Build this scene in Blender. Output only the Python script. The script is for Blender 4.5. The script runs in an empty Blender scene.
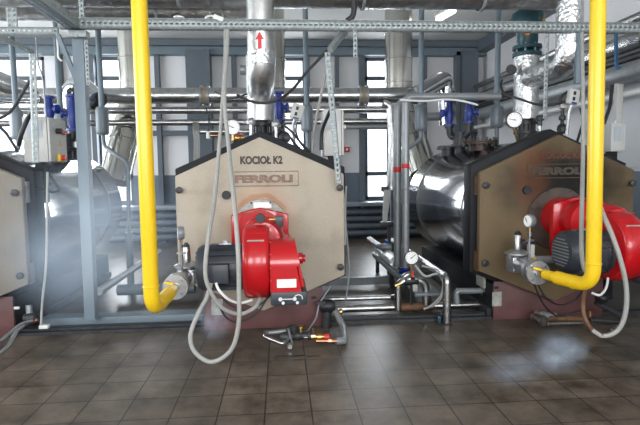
import bpy, bmesh, math, random
from mathutils import Vector as V, Matrix
random.seed(7)
PI = math.pi
SC = bpy.context.scene
C = SC.collection

# ------------------------------------------------------------------ camera
FOC = 505.0
EYE = V((0, 0, 1.57))
YAW, PITCH, ROLL = math.radians(4.3), math.radians(4.8), math.radians(-0.75)
FW = V((math.sin(YAW) * math.cos(PITCH), math.cos(YAW) * math.cos(PITCH), -math.sin(PITCH)))
R0 = FW.cross(V((0, 0, 1))).normalized()
U0 = R0.cross(FW)
RT = R0 * math.cos(ROLL) + U0 * math.sin(ROLL)
UP = RT.cross(FW)
cam = bpy.data.objects.new('camera', bpy.data.cameras.new('camera'))
C.objects.link(cam)
cam.data.sensor_fit = 'HORIZONTAL'
cam.data.sensor_width = 36
cam.data.lens = FOC * 36 / 640
cam.data.clip_start = .05
m = Matrix((RT, UP, -FW)).transposed().to_4x4()
m.translation = EYE
cam.matrix_world = m
SC.camera = cam


def P(px, py, Y):
    """a point of the photograph at room depth Y"""
    d = FW + RT * ((px - 320) / FOC) + UP * ((212.5 - py) / FOC)
    return EYE + d * (Y / d.y)


# ------------------------------------------------------------------ light
SC.view_settings.view_transform = 'Standard'
SC.view_settings.look = 'None'
SC.view_settings.gamma = 1
SC.view_settings.use_curve_mapping = False
SC.view_settings.exposure = 0.1
w = bpy.data.worlds.new('overcast_sky')
SC.world = w
w.use_nodes = True
w.node_tree.nodes['Background'].inputs[0].default_value = (.86, .92, 1, 1)
w.node_tree.nodes['Background'].inputs[1].default_value = 2.2


def area(name, loc, rot, sx, sy, power, col=(1, 1, 1)):
    l = bpy.data.lights.new(name, 'AREA')
    l.shape = 'RECTANGLE'
    l.size, l.size_y, l.energy, l.color = sx, sy, power, col
    o = bpy.data.objects.new(name, l)
    C.objects.link(o)
    o.location = loc
    o.rotation_euler = rot
    return o


SC.cycles.volume_bounces = 3
# daylight behind the windows
BACKWIN = [(-6.3, -5.08), (-4.02, -3.3), (-.25, .58), (1.93, 2.5)]
for x0, x1 in BACKWIN:
    area('daylight', ((x0 + x1) / 2, 11.95, 2.5), (-PI / 2, 0, 0), x1 - x0, 3.2, 85, (.88, .94, 1))
FRONTWIN = [(-6.6, -4.6), (-3.6, -1.6), (-.6, 1.4), (2.2, 4.2)]
for x0, x1 in FRONTWIN:
    area('daylight', ((x0 + x1) / 2, -3.35, 2.55), (PI / 2, 0, 0), x1 - x0, 2.3, 225, (.95, .97, 1))

ADDED_LEFTWIN = [(2.0, 4.0), (4.8, 6.8), (7.6, 9.6)]  # unseen left windows, added to brighten the dim far walls
for y0, y1 in ADDED_LEFTWIN:
    area('daylight', (-8.85, (y0 + y1) / 2, 2.75), (0, -PI / 2, 0), 2.3, y1 - y0, 300, (.90, .95, 1))  # added light from the left, outside the view

# ------------------------------------------------------------------ materials
MATS = {}


def mat(name, col, rough=.5, metal=0., noise=0., nscale=6., bump=0., bscale=40., col2=None, coat=0., spec=None, emit=None):
    if name in MATS:
        return MATS[name]
    M = bpy.data.materials.new(name)
    M.use_nodes = True
    nt = M.node_tree
    b = nt.nodes['Principled BSDF']
    b.inputs['Base Color'].default_value = (*col, 1)
    b.inputs['Roughness'].default_value = rough
    b.inputs['Metallic'].default_value = metal
    b.inputs['Coat Weight'].default_value = coat
    if spec is not None:
        b.inputs['Specular IOR Level'].default_value = spec
    tc = nt.nodes.new('ShaderNodeTexCoord')
    if noise or col2:
        n = nt.nodes.new('ShaderNodeTexNoise')
        n.inputs['Scale'].default_value = nscale
        n.inputs['Detail'].default_value = 6
        nt.links.new(tc.outputs['Object'], n.inputs['Vector'])
        r = nt.nodes.new('ShaderNodeValToRGB')
        r.color_ramp.elements[0].position = .35
        r.color_ramp.elements[1].position = .68
        c2 = col2 or tuple(c * (1 - noise) for c in col)
        r.color_ramp.elements[0].color = (*c2, 1)
        r.color_ramp.elements[1].color = (*col, 1)
        nt.links.new(n.outputs['Fac'], r.inputs['Fac'])
        nt.links.new(r.outputs['Color'], b.inputs['Base Color'])
    if bump:
        n2 = nt.nodes.new('ShaderNodeTexNoise')
        n2.inputs['Scale'].default_value = bscale
        n2.inputs['Detail'].default_value = 3
        nt.links.new(tc.outputs['Object'], n2.inputs['Vector'])
        bp = nt.nodes.new('ShaderNodeBump')
        bp.inputs['Strength'].default_value = bump
        bp.inputs['Distance'].default_value = .02
        nt.links.new(n2.outputs['Fac'], bp.inputs['Height'])
        nt.links.new(bp.outputs['Normal'], b.inputs['Normal'])
    if emit:
        b.inputs['Emission Color'].default_value = (*emit[0], 1)
        b.inputs['Emission Strength'].default_value = emit[1]
    MATS[name] = M
    return M


YEL = mat('yellow_gas_paint', (.86, .56, .014), .3, noise=.07, nscale=3, bump=.03, bscale=90)
RED = mat('red_burner_paint', (.48, .004, .008), .27, noise=.05, nscale=4, coat=.25)
GALV = mat('galvanised_steel', (.36, .40, .40), .5, .45, noise=.25, nscale=25, bump=.08, bscale=120)
GREYP = mat('blue_grey_steel_paint', (.165, .215, .25), .45, .1, noise=.12, nscale=5)
COLM = mat('slate_column_paint', (.115, .14, .165), .55, noise=.12, nscale=4)
CLAD = mat('polished_cladding', (.54, .55, .57), .14, 1., noise=.15, nscale=5, bump=.012, bscale=4)
PIPEC = mat('pipe_cladding', (.60, .61, .61), .27, 1., noise=.3, nscale=10, bump=.12, bscale=14)
FLUEM = mat('stainless_flue', (.63, .62, .57), .2, 1., noise=.15, nscale=3, bump=.03, bscale=6)
FOIL = mat('crinkled_foil', (.78, .79, .79), .28, 1., noise=.2, nscale=14, bump=.75, bscale=26)
JACK = mat('zinc_jacket', (.66, .66, .65), .36, .95, noise=.22, nscale=16, bump=.1, bscale=10)
DUCTM = mat('dull_foil_wrap', (.70, .70, .69), .33, 1., noise=.4, nscale=9, bump=.6, bscale=22)
STEEL = mat('grey_pipe_paint', (.30, .32, .33), .42, .35, noise=.15, nscale=10)
CHROME = mat('bright_pipe', (.52, .52, .51), .30, 1., noise=.35, nscale=18)
CAST = mat('cast_aluminium', (.56, .57, .58), .34, .85, noise=.2, nscale=22, bump=.1, bscale=60)
BLACK = mat('black_cast_iron', (.018, .019, .022), .45, noise=.3, nscale=12)
FRAMEM = mat('dark_boiler_frame', (.013, .014, .017), .6, noise=.2, nscale=6, spec=.3)
RUB = mat('black_rubber', (.015, .015, .017), .5)
MOTOR = mat('charcoal_motor_paint', (.034, .041, .050), .42, noise=.15, nscale=10)
BASEM = mat('brown_base_paint', (.15, .065, .062), .5, noise=.25, nscale=5, bump=.03)
WHITE = mat('white_plastic', (.80, .80, .78), .4)
PAPER = mat('white_label', (.88, .88, .86), .6)
CABM = mat('light_grey_cabinet', (.55, .55, .52), .45, noise=.06, nscale=4)
VESM = mat('grey_vessel_paint', (.18, .215, .24), .4, .1, noise=.1, nscale=8)
BLUE = mat('blue_valve_paint', (.012, .035, .25), .4, noise=.2, nscale=14)
TEAL = mat('teal_valve_paint', (.012, .075, .095), .4, noise=.3, nscale=14)
BRASS = mat('brass', (.66, .42, .14), .3, 1., noise=.2, nscale=20)
COPPER = mat('copper', (.62, .30, .18), .32, 1., noise=.3, nscale=20)
RUST = mat('rusty_steel', (.20, .10, .05), .7, .2, noise=.5, nscale=14)
HOSEM = mat('grey_flexible_conduit', (.37, .37, .345), .5, noise=.1, nscale=30, bump=.2, bscale=200)
CABLEM = mat('black_cable', (.02, .02, .022), .5)
REDPL = mat('red_plastic', (.62, .03, .03), .4)
ORANGE = mat('orange_plastic', (.75, .25, .03), .5)
DARKST = mat('dark_dirty_steel', (.06, .062, .066), .5, .4, noise=.4, nscale=12)
ROOFM = mat('ceiling_paint', (.62, .62, .60), .8, noise=.1, nscale=.7)
BENCHM = mat('grey_channel_paint', (.20, .22, .23), .4, .3, noise=.25, nscale=8)
GREYLAB = mat('faded_grey_label', (.45, .45, .40), .6, noise=.35, nscale=30)
LETTER = mat('dark_stencil_paint', (.085, .065, .055), .7, noise=.4, nscale=40)
FADED = mat('faded_brown_lettering', (.30, .20, .15), .7, noise=.3, nscale=40)
RUSTLET = mat('rusty_red_stencil', (.17, .05, .025), .7, noise=.4, nscale=40)
FADEK3 = mat('sooty_lettering', (.085, .066, .045), .7, noise=.4, nscale=40)


def two_tone():
    M = bpy.data.materials.new('two_tone_wall_paint')
    M.use_nodes = True
    nt = M.node_tree
    b = nt.nodes['Principled BSDF']
    g = nt.nodes.new('ShaderNodeNewGeometry')
    s = nt.nodes.new('ShaderNodeSeparateXYZ')
    nt.links.new(g.outputs['Position'], s.inputs[0])
    gt = nt.nodes.new('ShaderNodeMath')
    gt.operation = 'GREATER_THAN'
    gt.inputs[1].default_value = 1.5
    nt.links.new(s.outputs['Z'], gt.inputs[0])
    n = nt.nodes.new('ShaderNodeTexNoise')
    n.inputs['Scale'].default_value = 1.3
    n.inputs['Detail'].default_value = 6
    mx = nt.nodes.new('ShaderNodeMix')
    mx.data_type = 'RGBA'
    mx.inputs[6].default_value = (.15, .19, .24, 1)
    mx.inputs[7].default_value = (.84, .84, .85, 1)
    nt.links.new(gt.outputs[0], mx.inputs[0])
    m2 = nt.nodes.new('ShaderNodeMix')
    m2.data_type = 'RGBA'
    m2.blend_type = 'MULTIPLY'
    m2.inputs[0].default_value = .2
    nt.links.new(mx.outputs[2], m2.inputs[6])
    nt.links.new(n.outputs['Fac'], m2.inputs[7])
    nt.links.new(m2.outputs[2], b.inputs['Base Color'])
    b.inputs['Roughness'].default_value = .6
    return M


WALLM = two_tone()


def floor_mat():
    M = bpy.data.materials.new('brown_floor_tiles')
    M.use_nodes = True
    nt = M.node_tree
    L = nt.links.new
    b = nt.nodes['Principled BSDF']
    g = nt.nodes.new('ShaderNodeNewGeometry')
    b.inputs['Specular IOR Level'].default_value = .38
    mp = nt.nodes.new('ShaderNodeMapping')
    mp.inputs['Location'].default_value = (.137 + .304 * 40, .17 + .304 * 20, 0)
    L(g.outputs['Position'], mp.inputs['Vector'])
    br = nt.nodes.new('ShaderNodeTexBrick')
    br.offset = 0
    br.inputs['Scale'].default_value = 1
    br.inputs['Brick Width'].default_value = .304
    br.inputs['Row Height'].default_value = .304
    br.inputs['Mortar Size'].default_value = .005
    br.inputs['Mortar Smooth'].default_value = .3
    br.inputs['Bias'].default_value = 0
    br.inputs['Color1'].default_value = (.118, .098, .076, 1)
    br.inputs['Color2'].default_value = (.172, .146, .116, 1)
    br.inputs['Mortar'].default_value = (.028, .024, .020, 1)
    L(mp.outputs[0], br.inputs['Vector'])
    n = nt.nodes.new('ShaderNodeTexNoise')
    n.inputs['Scale'].default_value = 3.5
    n.inputs['Detail'].default_value = 8
    n.inputs['Roughness'].default_value = .65
    L(g.outputs['Position'], n.inputs['Vector'])
    r = nt.nodes.new('ShaderNodeValToRGB')
    r.color_ramp.elements[0].position = .33
    r.color_ramp.elements[0].color = (.34, .32, .30, 1)
    r.color_ramp.elements[1].position = .7
    r.color_ramp.elements[1].color = (1.15, 1.13, 1.1, 1)
    L(n.outputs['Fac'], r.inputs['Fac'])
    mx = nt.nodes.new('ShaderNodeMix')
    mx.data_type = 'RGBA'
    mx.blend_type = 'MULTIPLY'
    mx.inputs[0].default_value = 1
    L(br.outputs['Color'], mx.inputs[6])
    L(r.outputs['Color'], mx.inputs[7])
    L(mx.outputs[2], b.inputs['Base Color'])
    rr = nt.nodes.new('ShaderNodeMapRange')
    rr.inputs['To Min'].default_value = .27
    rr.inputs['To Max'].default_value = .48
    L(n.outputs['Fac'], rr.inputs['Value'])
    L(rr.outputs[0], b.inputs['Roughness'])
    bp = nt.nodes.new('ShaderNodeBump')
    bp.inputs['Strength'].default_value = .08
    bp.inputs['Distance'].default_value = .006
    iv = nt.nodes.new('ShaderNodeMath')
    iv.operation = 'SUBTRACT'
    iv.inputs[0].default_value = 1
    L(br.outputs['Fac'], iv.inputs[1])
    L(iv.outputs[0], bp.inputs['Height'])
    L(bp.outputs['Normal'], b.inputs['Normal'])
    return M


def glass_mat():
    M = bpy.data.materials.new('window_glass')
    M.use_nodes = True
    nt = M.node_tree
    nt.nodes.remove(nt.nodes['Principled BSDF'])
    t = nt.nodes.new('ShaderNodeBsdfTransparent')
    g = nt.nodes.new('ShaderNodeBsdfGlossy')
    g.inputs['Roughness'].default_value = .03
    x = nt.nodes.new('ShaderNodeMixShader')
    x.inputs[0].default_value = .06
    nt.links.new(t.outputs[0], x.inputs[1])
    nt.links.new(g.outputs[0], x.inputs[2])
    nt.links.new(x.outputs[0], nt.nodes['Material Output'].inputs[0])
    return M


GLASS = glass_mat()


def door_mat(name, base, speck, stain, stain_amt, soot_amt, cx, cz):
    """insulated boiler door: speckled beige with rust and soot round the burner opening (object space = boiler root)"""
    M = bpy.data.materials.new(name)
    M.use_nodes = True
    nt = M.node_tree
    L = nt.links.new
    b = nt.nodes['Principled BSDF']
    b.inputs['Roughness'].default_value = .62
    b.inputs['Specular IOR Level'].default_value = .25
    tc = nt.nodes.new('ShaderNodeTexCoord')

    def noise(scale, det=6):
        n = nt.nodes.new('ShaderNodeTexNoise')
        n.inputs['Scale'].default_value = scale
        n.inputs['Detail'].default_value = det
        L(tc.outputs['Object'], n.inputs['Vector'])
        return n

    def mix(a, bcol, fac, mode='MIX'):
        x = nt.nodes.new('ShaderNodeMix')
        x.data_type = 'RGBA'
        x.blend_type = mode
        for sock, val in ((x.inputs[6], a), (x.inputs[7], bcol), (x.inputs[0], fac)):
            if hasattr(val, 'is_linked'):
                L(val, sock)
            elif isinstance(val, tuple):
                sock.default_value = (*val, 1)
            else:
                sock.default_value = val
        return x.outputs[2]

    def ramp(src, p0, v0, p1, v1):
        x = nt.nodes.new('ShaderNodeMapRange')
        x.interpolation_type = 'SMOOTHSTEP'
        x.inputs['From Min'].default_value = p0
        x.inputs['From Max'].default_value = p1
        x.inputs['To Min'].default_value = v0
        x.inputs['To Max'].default_value = v1
        L(src, x.inputs['Value'])
        return x.outputs[0]

    def mul(a, c):
        x = nt.nodes.new('ShaderNodeMath')
        x.operation = 'MULTIPLY'
        L(a, x.inputs[0])
        if hasattr(c, 'is_linked'):
            L(c, x.inputs[1])
        else:
            x.inputs[1].default_value = c
        return x.outputs[0]

    def dist(px, pz, sx, sz, wob):
        s = nt.nodes.new('ShaderNodeVectorMath')
        s.operation = 'MULTIPLY_ADD'
        s.inputs[1].default_value = (1 / sx, 0, 1 / sz)
        s.inputs[2].default_value = (-px / sx, 0, -pz / sz)
        L(tc.outputs['Object'], s.inputs[0])
        l = nt.nodes.new('ShaderNodeVectorMath')
        l.operation = 'LENGTH'
        L(s.outputs[0], l.inputs[0])
        a = nt.nodes.new('ShaderNodeMath')
        a.operation = 'MULTIPLY_ADD'
        L(noise(5).outputs['Fac'], a.inputs[0])
        a.inputs[1].default_value = wob
        L(l.outputs['Value'], a.inputs[2])
        return a.outputs[0]
    c = mix(base, speck, ramp(noise(70, 3).outputs['Fac'], .52, 0, .7, .7))
    c = mix(c, tuple(v * .72 for v in base), ramp(noise(3).outputs['Fac'], .45, 0, .75, .7))
    # rust halo hugging the burner flange
    d = dist(cx, cz + .04, .40, .42, .45)
    c = mix(c, stain, mul(ramp(d, .8, 1, 1.3, 0), stain_amt * .42))
    sz = nt.nodes.new('ShaderNodeSeparateXYZ')
    L(tc.outputs['Object'], sz.inputs[0])
    upper = mul(ramp(sz.outputs['Z'], cz + .02, 0, cz + .22, 1), stain_amt)
    d2 = dist(cx, cz + .02, .262, .272, .34)
    c = mix(c, tuple(v * .8 for v in stain), mul(mul(ramp(d2, .98, 0, 1.06, 1), ramp(d2, 1.16, 1, 1.26, 0)), upper))
    # soot above
    if soot_amt:
        d3 = dist(cx + .07, cz + .37, .76, .42, .55)
        c = mix(c, (.007, .006, .0055), mul(ramp(d3, .6, 1, 1.5, 0), soot_amt))
        d4 = dist(cx - .28, cz + .42, .22, .42, .5)
        c = mix(c, (.16, .055, .02), mul(ramp(d4, .6, 1, 1.4, 0), .5))
    L(c, b.inputs['Base Color'])
    return M


# ------------------------------------------------------------------ mesh building
class MB:
    def __init__(s):
        s.bm = bmesh.new()

    def box(s, c, size, rot=None, bev=0.):
        g = bmesh.ops.create_cube(s.bm, size=1)
        vs = g['verts']
        M = Matrix.Translation(V(c)) @ (rot.to_4x4() if rot else Matrix()) @ Matrix.Diagonal((*size, 1))
        bmesh.ops.transform(s.bm, matrix=M, verts=vs)
        if bev:
            es = list({e for v in vs for e in v.link_edges})
            bmesh.ops.bevel(s.bm, geom=es, offset=bev, segments=2, affect='EDGES', profile=.5)
        return s

    def rings(s, rings, cap=True, closed=False):
        bv = [[s.bm.verts.new(p) for p in r] for r in rings]
        n = len(bv[0])
        k = len(bv)
        for i in range(k if closed else k - 1):
            a, b = bv[i], bv[(i + 1) % k]
            for j in range(n):
                try:
                    f = s.bm.faces.new((a[j], a[(j + 1) % n], b[(j + 1) % n], b[j]))
                    f.smooth = True
                except ValueError:
                    pass
        if cap and not closed:
            for r in (bv[0][::-1], bv[-1]):
                try:
                    s.bm.faces.new(r)
                except ValueError:
                    pass
        return s

    def lathe(s, prof, origin, axis, seg=28, cap=True):
        """prof = [(distance along axis, radius)]"""
        a = V(axis).normalized()
        u = a.orthogonal().normalized()
        v = a.cross(u)
        o = V(origin)
        rs = []
        for t, r in prof:
            rs.append([o + a * t + (u * math.cos(q) + v * math.sin(q)) * max(r, 1e-4) for q in [2 * PI * k / seg for k in range(seg)]])
        n0 = len(s.bm.faces)
        s.rings(rs, cap)
        return s

    def cyl(s, a, b, r, seg=20, r2=None):
        a, b = V(a), V(b)
        return s.lathe([(0, r), ((b - a).length, r if r2 is None else r2)], a, b - a, seg)

    def tube(s, pts, r, seg=12, bend=0., smooth=0, closed=False, cap=True):
        pts = [V(p) for p in pts]
        if smooth:
            out = []
            n = len(pts)
            for i in range(n - 1):
                p0, p1, p2, p3 = pts[max(i - 1, 0)], pts[i], pts[i + 1], pts[min(i + 2, n - 1)]
                for k in range(smooth):
                    t = k / smooth
                    out.append(.5 * ((2 * p1) + (p2 - p0) * t + (2 * p0 - 5 * p1 + 4 * p2 - p3) * t * t + (3 * p1 - p0 - 3 * p2 + p3) * t ** 3))
            out.append(pts[-1])
            pts = out
        elif bend:
            out = [pts[0]]
            for i in range(1, len(pts) - 1):
                a, b, c = pts[i - 1], pts[i], pts[i + 1]
                d1, d2 = (a - b), (c - b)
                l = min(bend, d1.length * .49, d2.length * .49)
                q0, q1 = b + d1.normalized() * l, b + d2.normalized() * l
                for k in range(9):
                    t = k / 8
                    out.append(q0 * (1 - t) ** 2 + b * 2 * t * (1 - t) + q1 * t * t)
            out.append(pts[-1])
            pts = out
        rs = []
        t0 = (pts[1] - pts[0]).normalized()
        u = t0.orthogonal().normalized()
        for i, p in enumerate(pts):
            if i == 0:
                t = t0
            elif i == len(pts) - 1:
                t = (pts[-1] - pts[-2]).normalized()
            else:
                t = ((pts[i + 1] - p).normalized() + (p - pts[i - 1]).normalized())
                t = t.normalized() if t.length > 1e-6 else t0
            u = (u - t * u.dot(t))
            u = u.normalized() if u.length > 1e-6 else t.orthogonal().normalized()
            v = t.cross(u)
            rs.append([p + (u * math.cos(q) + v * math.sin(q)) * r for q in [2 * PI * k / seg for k in range(seg)]])
        return s.rings(rs, cap)

    def prism(s, poly, ext, bev=0.):
        ext = V(ext)
        a = [s.bm.verts.new(V(p)) for p in poly]
        b = [s.bm.verts.new(V(p) + ext) for p in poly]
        fs = [s.bm.faces.new(a), s.bm.faces.new(b[::-1])]
        n = len(a)
        for i in range(n):
            fs.append(s.bm.faces.new((a[i], b[i], b[(i + 1) % n], a[(i + 1) % n])))
        if bev:
            bmesh.ops.bevel(s.bm, geom=list({e for f in fs for e in f.edges}), offset=bev, segments=2, affect='EDGES', profile=.5)
        return s

    def frame(s, outer, inner, ext):
        """flat ring between two outlines with the same number of points, extruded"""
        ext = V(ext)
        n = len(outer)
        oa = [s.bm.verts.new(V(p)) for p in outer]
        ia = [s.bm.verts.new(V(p)) for p in inner]
        ob = [s.bm.verts.new(V(p) + ext) for p in outer]
        ib = [s.bm.verts.new(V(p) + ext) for p in inner]
        for i in range(n):
            j = (i + 1) % n
            for q in ((oa[i], oa[j], ia[j], ia[i]), (ob[j], ob[i], ib[i], ib[j]), (oa[j], oa[i], ob[i], ob[j]), (ia[i], ia[j], ib[j], ib[i])):
                s.bm.faces.new(q)
        return s

    def perforated(s, o, dl, dw, L, W, pitch=.05, sl=.028, sw=.012, rows=1):
        """steel strip with slots along it"""
        o, dl, dw = V(o), V(dl).normalized(), V(dw).normalized()
        n = max(1, int(round(L / pitch)))
        p = L / n
        rw = W / rows
        us = []
        for i in range(n):
            us += [i * p, i * p + (p - sl) / 2, i * p + (p + sl) / 2]
        us.append(L)
        ws = []
        for k in range(rows):
            ws += [k * rw, k * rw + (rw - sw) / 2, k * rw + (rw + sw) / 2]
        ws.append(W)
        g = [[s.bm.verts.new(o + dl * a + dw * b) for b in ws] for a in us]
        for i in range(len(us) - 1):
            for j in range(len(ws) - 1):
                if i % 3 == 1 and j % 3 == 1:
                    continue
                s.bm.faces.new((g[i][j], g[i + 1][j], g[i + 1][j + 1], g[i][j + 1]))
        return s

    def build(s, name, M, parent=None, solid=0., origin=None, sharp=True):
        bmesh.ops.recalc_face_normals(s.bm, faces=s.bm.faces[:])
        if parent:
            off = V(parent['_o']) if '_o' in parent else V((0, 0, 0))
        else:
            if origin is None:
                xs = [v.co for v in s.bm.verts]
                lo = V([min(c[i] for c in xs) for i in range(3)])
                hi = V([max(c[i] for c in xs) for i in range(3)])
                origin = ((lo.x + hi.x) / 2, (lo.y + hi.y) / 2, lo.z)
            off = V(origin)
        bmesh.ops.translate(s.bm, vec=-off, verts=s.bm.verts[:])
        me = bpy.data.meshes.new(name)
        s.bm.to_mesh(me)
        s.bm.free()
        me.materials.append(M)
        o = bpy.data.objects.new(name, me)
        C.objects.link(o)
        if parent:
            o.parent = parent
            o['_o'] = tuple(off)
        else:
            o.location = off
            o['_o'] = tuple(off)
        if solid:
            k = o.modifiers.new('thickness', 'SOLIDIFY')
            k.thickness = solid
            k.offset = 0
        if sharp:
            me.set_sharp_from_angle(angle=math.radians(42))
        return o


def child_fix():
    # sub-parts: their parent mesh sits at the root offset, so nothing to shift; drop helper props
    for o in SC.objects:
        if '_o' in o:
            del o['_o']


def tag(o, label, cat, group=None, kind=None):
    o['label'] = label
    o['category'] = cat
    if group:
        o['group'] = group
    if kind:
        o['kind'] = kind
    return o


def thing(name, label, cat, loc, group=None):
    o = bpy.data.objects.new(name, None)
    C.objects.link(o)
    o.empty_display_size = .1
    o.location = loc
    o['_o'] = tuple(loc)
    return tag(o, label, cat, group)


def struct(mb, name, M):
    o = mb.build(name, M)
    o['kind'] = 'structure'
    return o


def text(s, size, loc, depth=.003, width=None, sx=1., bold=0.):
    """front-facing lettering as an MB, centred on loc"""
    cu = bpy.data.curves.new('lettering', 'FONT')
    cu.body = s
    cu.size = size
    cu.extrude = depth
    cu.offset = bold
    cu.align_x = 'CENTER'
    cu.align_y = 'CENTER'
    o = bpy.data.objects.new('lettering', cu)
    C.objects.link(o)
    dg = bpy.context.evaluated_depsgraph_get()
    dg.update()
    me = bpy.data.meshes.new_from_object(o.evaluated_get(dg))
    bpy.data.objects.remove(o)
    mb = MB()
    mb.bm.from_mesh(me)
    bpy.data.meshes.remove(me)
    xs = [v.co.x for v in mb.bm.verts]
    k = width / (max(xs) - min(xs)) if width else sx
    M = Matrix.Translation(V(loc)) @ Matrix.Rotation(PI / 2, 4, 'X') @ Matrix.Diagonal((k, 1, 1, 1))
    bmesh.ops.transform(mb.bm, matrix=M, verts=mb.bm.verts[:])
    return mb


def RY(a):
    return Matrix.Rotation(a, 3, 'Y')


def RX(a):
    return Matrix.Rotation(a, 3, 'X')


def RZ(a):
    return Matrix.Rotation(a, 3, 'Z')


# ------------------------------------------------------------------ room
XL, XR, YF, YB, ZC = -8.5, 4.7, -3.0, 11.6, 4.42
struct(MB().box(((XL + XR) / 2, (YF + YB) / 2, -.06), (XR - XL + .6, YB - YF + .6, .12)), 'floor', floor_mat())
struct(MB().box(((XL + XR) / 2, (YF + YB) / 2, ZC + .1), (XR - XL + .6, YB - YF + .6, .2)), 'ceiling', ROOFM)
struct(MB().box((XR + .1, (YF + YB) / 2, ZC / 2), (.2, YB - YF + .4, ZC)), 'wall_right', WALLM)
mb = MB()
ys = YF - .2
for y0, y1 in ADDED_LEFTWIN + [(YB + .2, YB + .2)]:
    mb.box((XL - .1, (ys + y0) / 2, ZC / 2), (.2, y0 - ys, ZC))
    if y1 > y0:
        mb.box((XL - .1, (y0 + y1) / 2, .8), (.2, y1 - y0, 1.6)).box((XL - .1, (y0 + y1) / 2, (3.9 + ZC) / 2), (.2, y1 - y0, ZC - 3.9))
    ys = y1
struct(mb, 'wall_left', WALLM)


def wall_with_windows(name, y, wins, z0, z1, t=.2):
    mb = MB()
    xs = XL
    for a, b in wins + [(XR, XR)]:
        if a > xs:
            mb.box(((xs + a) / 2, y, ZC / 2), (a - xs, t, ZC))
        if b > a:
            mb.box(((a + b) / 2, y, z0 / 2), (b - a, t, z0))
            mb.box(((a + b) / 2, y, (z1 + ZC) / 2), (b - a, t, ZC - z1))
        xs = b
    return struct(mb, name, WALLM)


wall_with_windows('wall_back', YB + .1, BACKWIN, .87, 4.10)
wall_with_windows('wall_front', YF - .1, FRONTWIN, 1.4, 3.7)
WINM = mat('dark_window_frame', (.10, .115, .13), .5)
nwin = 0
for wins, y, z0, z1, bars in ((BACKWIN, YB + .06, .87, 4.10, (1.47, 3.64)), (FRONTWIN, YF - .06, 1.4, 3.7, (2.9,))):
    for a, b in wins:
        nwin += 1
        mb = MB()
        for x in (a + .03, b - .03):
            mb.box((x, y, (z0 + z1) / 2), (.07, .09, z1 - z0))
        for z in (z0 + .03, z1 - .03) + bars:
            mb.box(((a + b) / 2, y, z), (b - a, .09, .09))
        o = struct(mb, 'window_%d' % nwin, WINM)
        pn = MB().box(((a + b) / 2, y, (z0 + z1) / 2), (b - a - .06, .008, z1 - z0 - .06)).build('pane', GLASS, o)
for y0, y1 in ADDED_LEFTWIN:  # frames and panes of the added left windows
    nwin += 1
    mb = MB()
    for y in (y0 + .03, y1 - .03, (y0 + y1) / 2):
        mb.box((XL - .06, y, 2.75), (.09, .07, 2.3))
    for z in (1.63, 3.2, 3.87):
        mb.box((XL - .06, (y0 + y1) / 2, z), (.09, y1 - y0, .08))
    o = struct(mb, 'window_%d' % nwin, WINM)
    MB().box((XL - .06, (y0 + y1) / 2, 2.75), (.008, y1 - y0 - .06, 2.24)).build('pane', GLASS, o)
# beam with its dark shadow band, and columns on the back wall
nt_ = 0


def trim(mb, M=COLM):
    global nt_
    nt_ += 1
    return struct(mb, 'trim_%d' % nt_, M)


trim(MB().box(((XL + XR) / 2, YB - .10, 4.20), (XR - XL, .2, .17)), GREYP)
trim(MB().box(((XL + XR) / 2, YB - .16, 4.345), (XR - XL, .32, .13)))  # slate strip stands in for the shadow along the beam top
for px, wd, dp in ((61, .12, .12), (158.5, .10, .12), (198, .46, .25), (208.5, .12, .34), (93.5, .10, .16), (362.5, .12, .16), (337.5, .09, .12), (308, .11, .14),
                   (424, .14, .16), (235, .10, .12), (470, .36, .30), (458, .10, .2)):
    x = P(px, 120, YB - dp).x
    trim(MB().box((x, YB - dp / 2, 2.1), (wd, dp, 4.2)))
for px0, px1 in ((147, 190), (209, 268)):
    a, b = P(px0, 131, YB - .06), P(px1, 131, YB - .06)
    trim(MB().box(((a.x + b.x) / 2, YB - .05, 2.43), (b.x - a.x, .1, .11)))
trim(MB().box((XR - .12, (YF + YB) / 2, 4.30), (.24, YB - YF, .24)))
# curb between the aisle and the boiler bay
trim(MB().box((-1.2, 5.02, .015), (6.6, .06, .03)).box((-1.2, 5.10, .025), (6.6, .10, .05)), DARKST)
trim(MB().box((3.3, 5.06, .012), (2.6, .10, .025)), DARKST)
# corrugated sheet on the right wall
trim(MB().box((4.685, 6.55, 1.55 + .75), (.03, 1.0, 1.5)), mat('ribbed_white_sheet', (.6, .62, .64), .5))

# ------------------------------------------------------------------ boilers
YD = 4.85
DOORS = {
    'K1': door_mat('beige_boiler_door', (.23, .21, .175), (.28, .26, .215), (.22, .13, .08), .3, 0, 0, 1.05),
    'K2': door_mat('beige_stained_boiler_door', (.44, .385, .305), (.53, .475, .39), (.50, .27, .15), .9, 0, 0, 1.05),
    'K3': door_mat('brown_sooty_boiler_door', (.155, .110, .060), (.19, .145, .085), (.13, .06, .03), .6, .97, 0, 1.05),
}


def hexa(x0, y, top, sx, zs, zl, bot):
    return [(x0, y, top), (x0 + sx, y, zs), (x0 + sx, y, zl), (x0, y, bot), (x0 - sx, y, zl), (x0 - sx, y, zs)]


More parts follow.
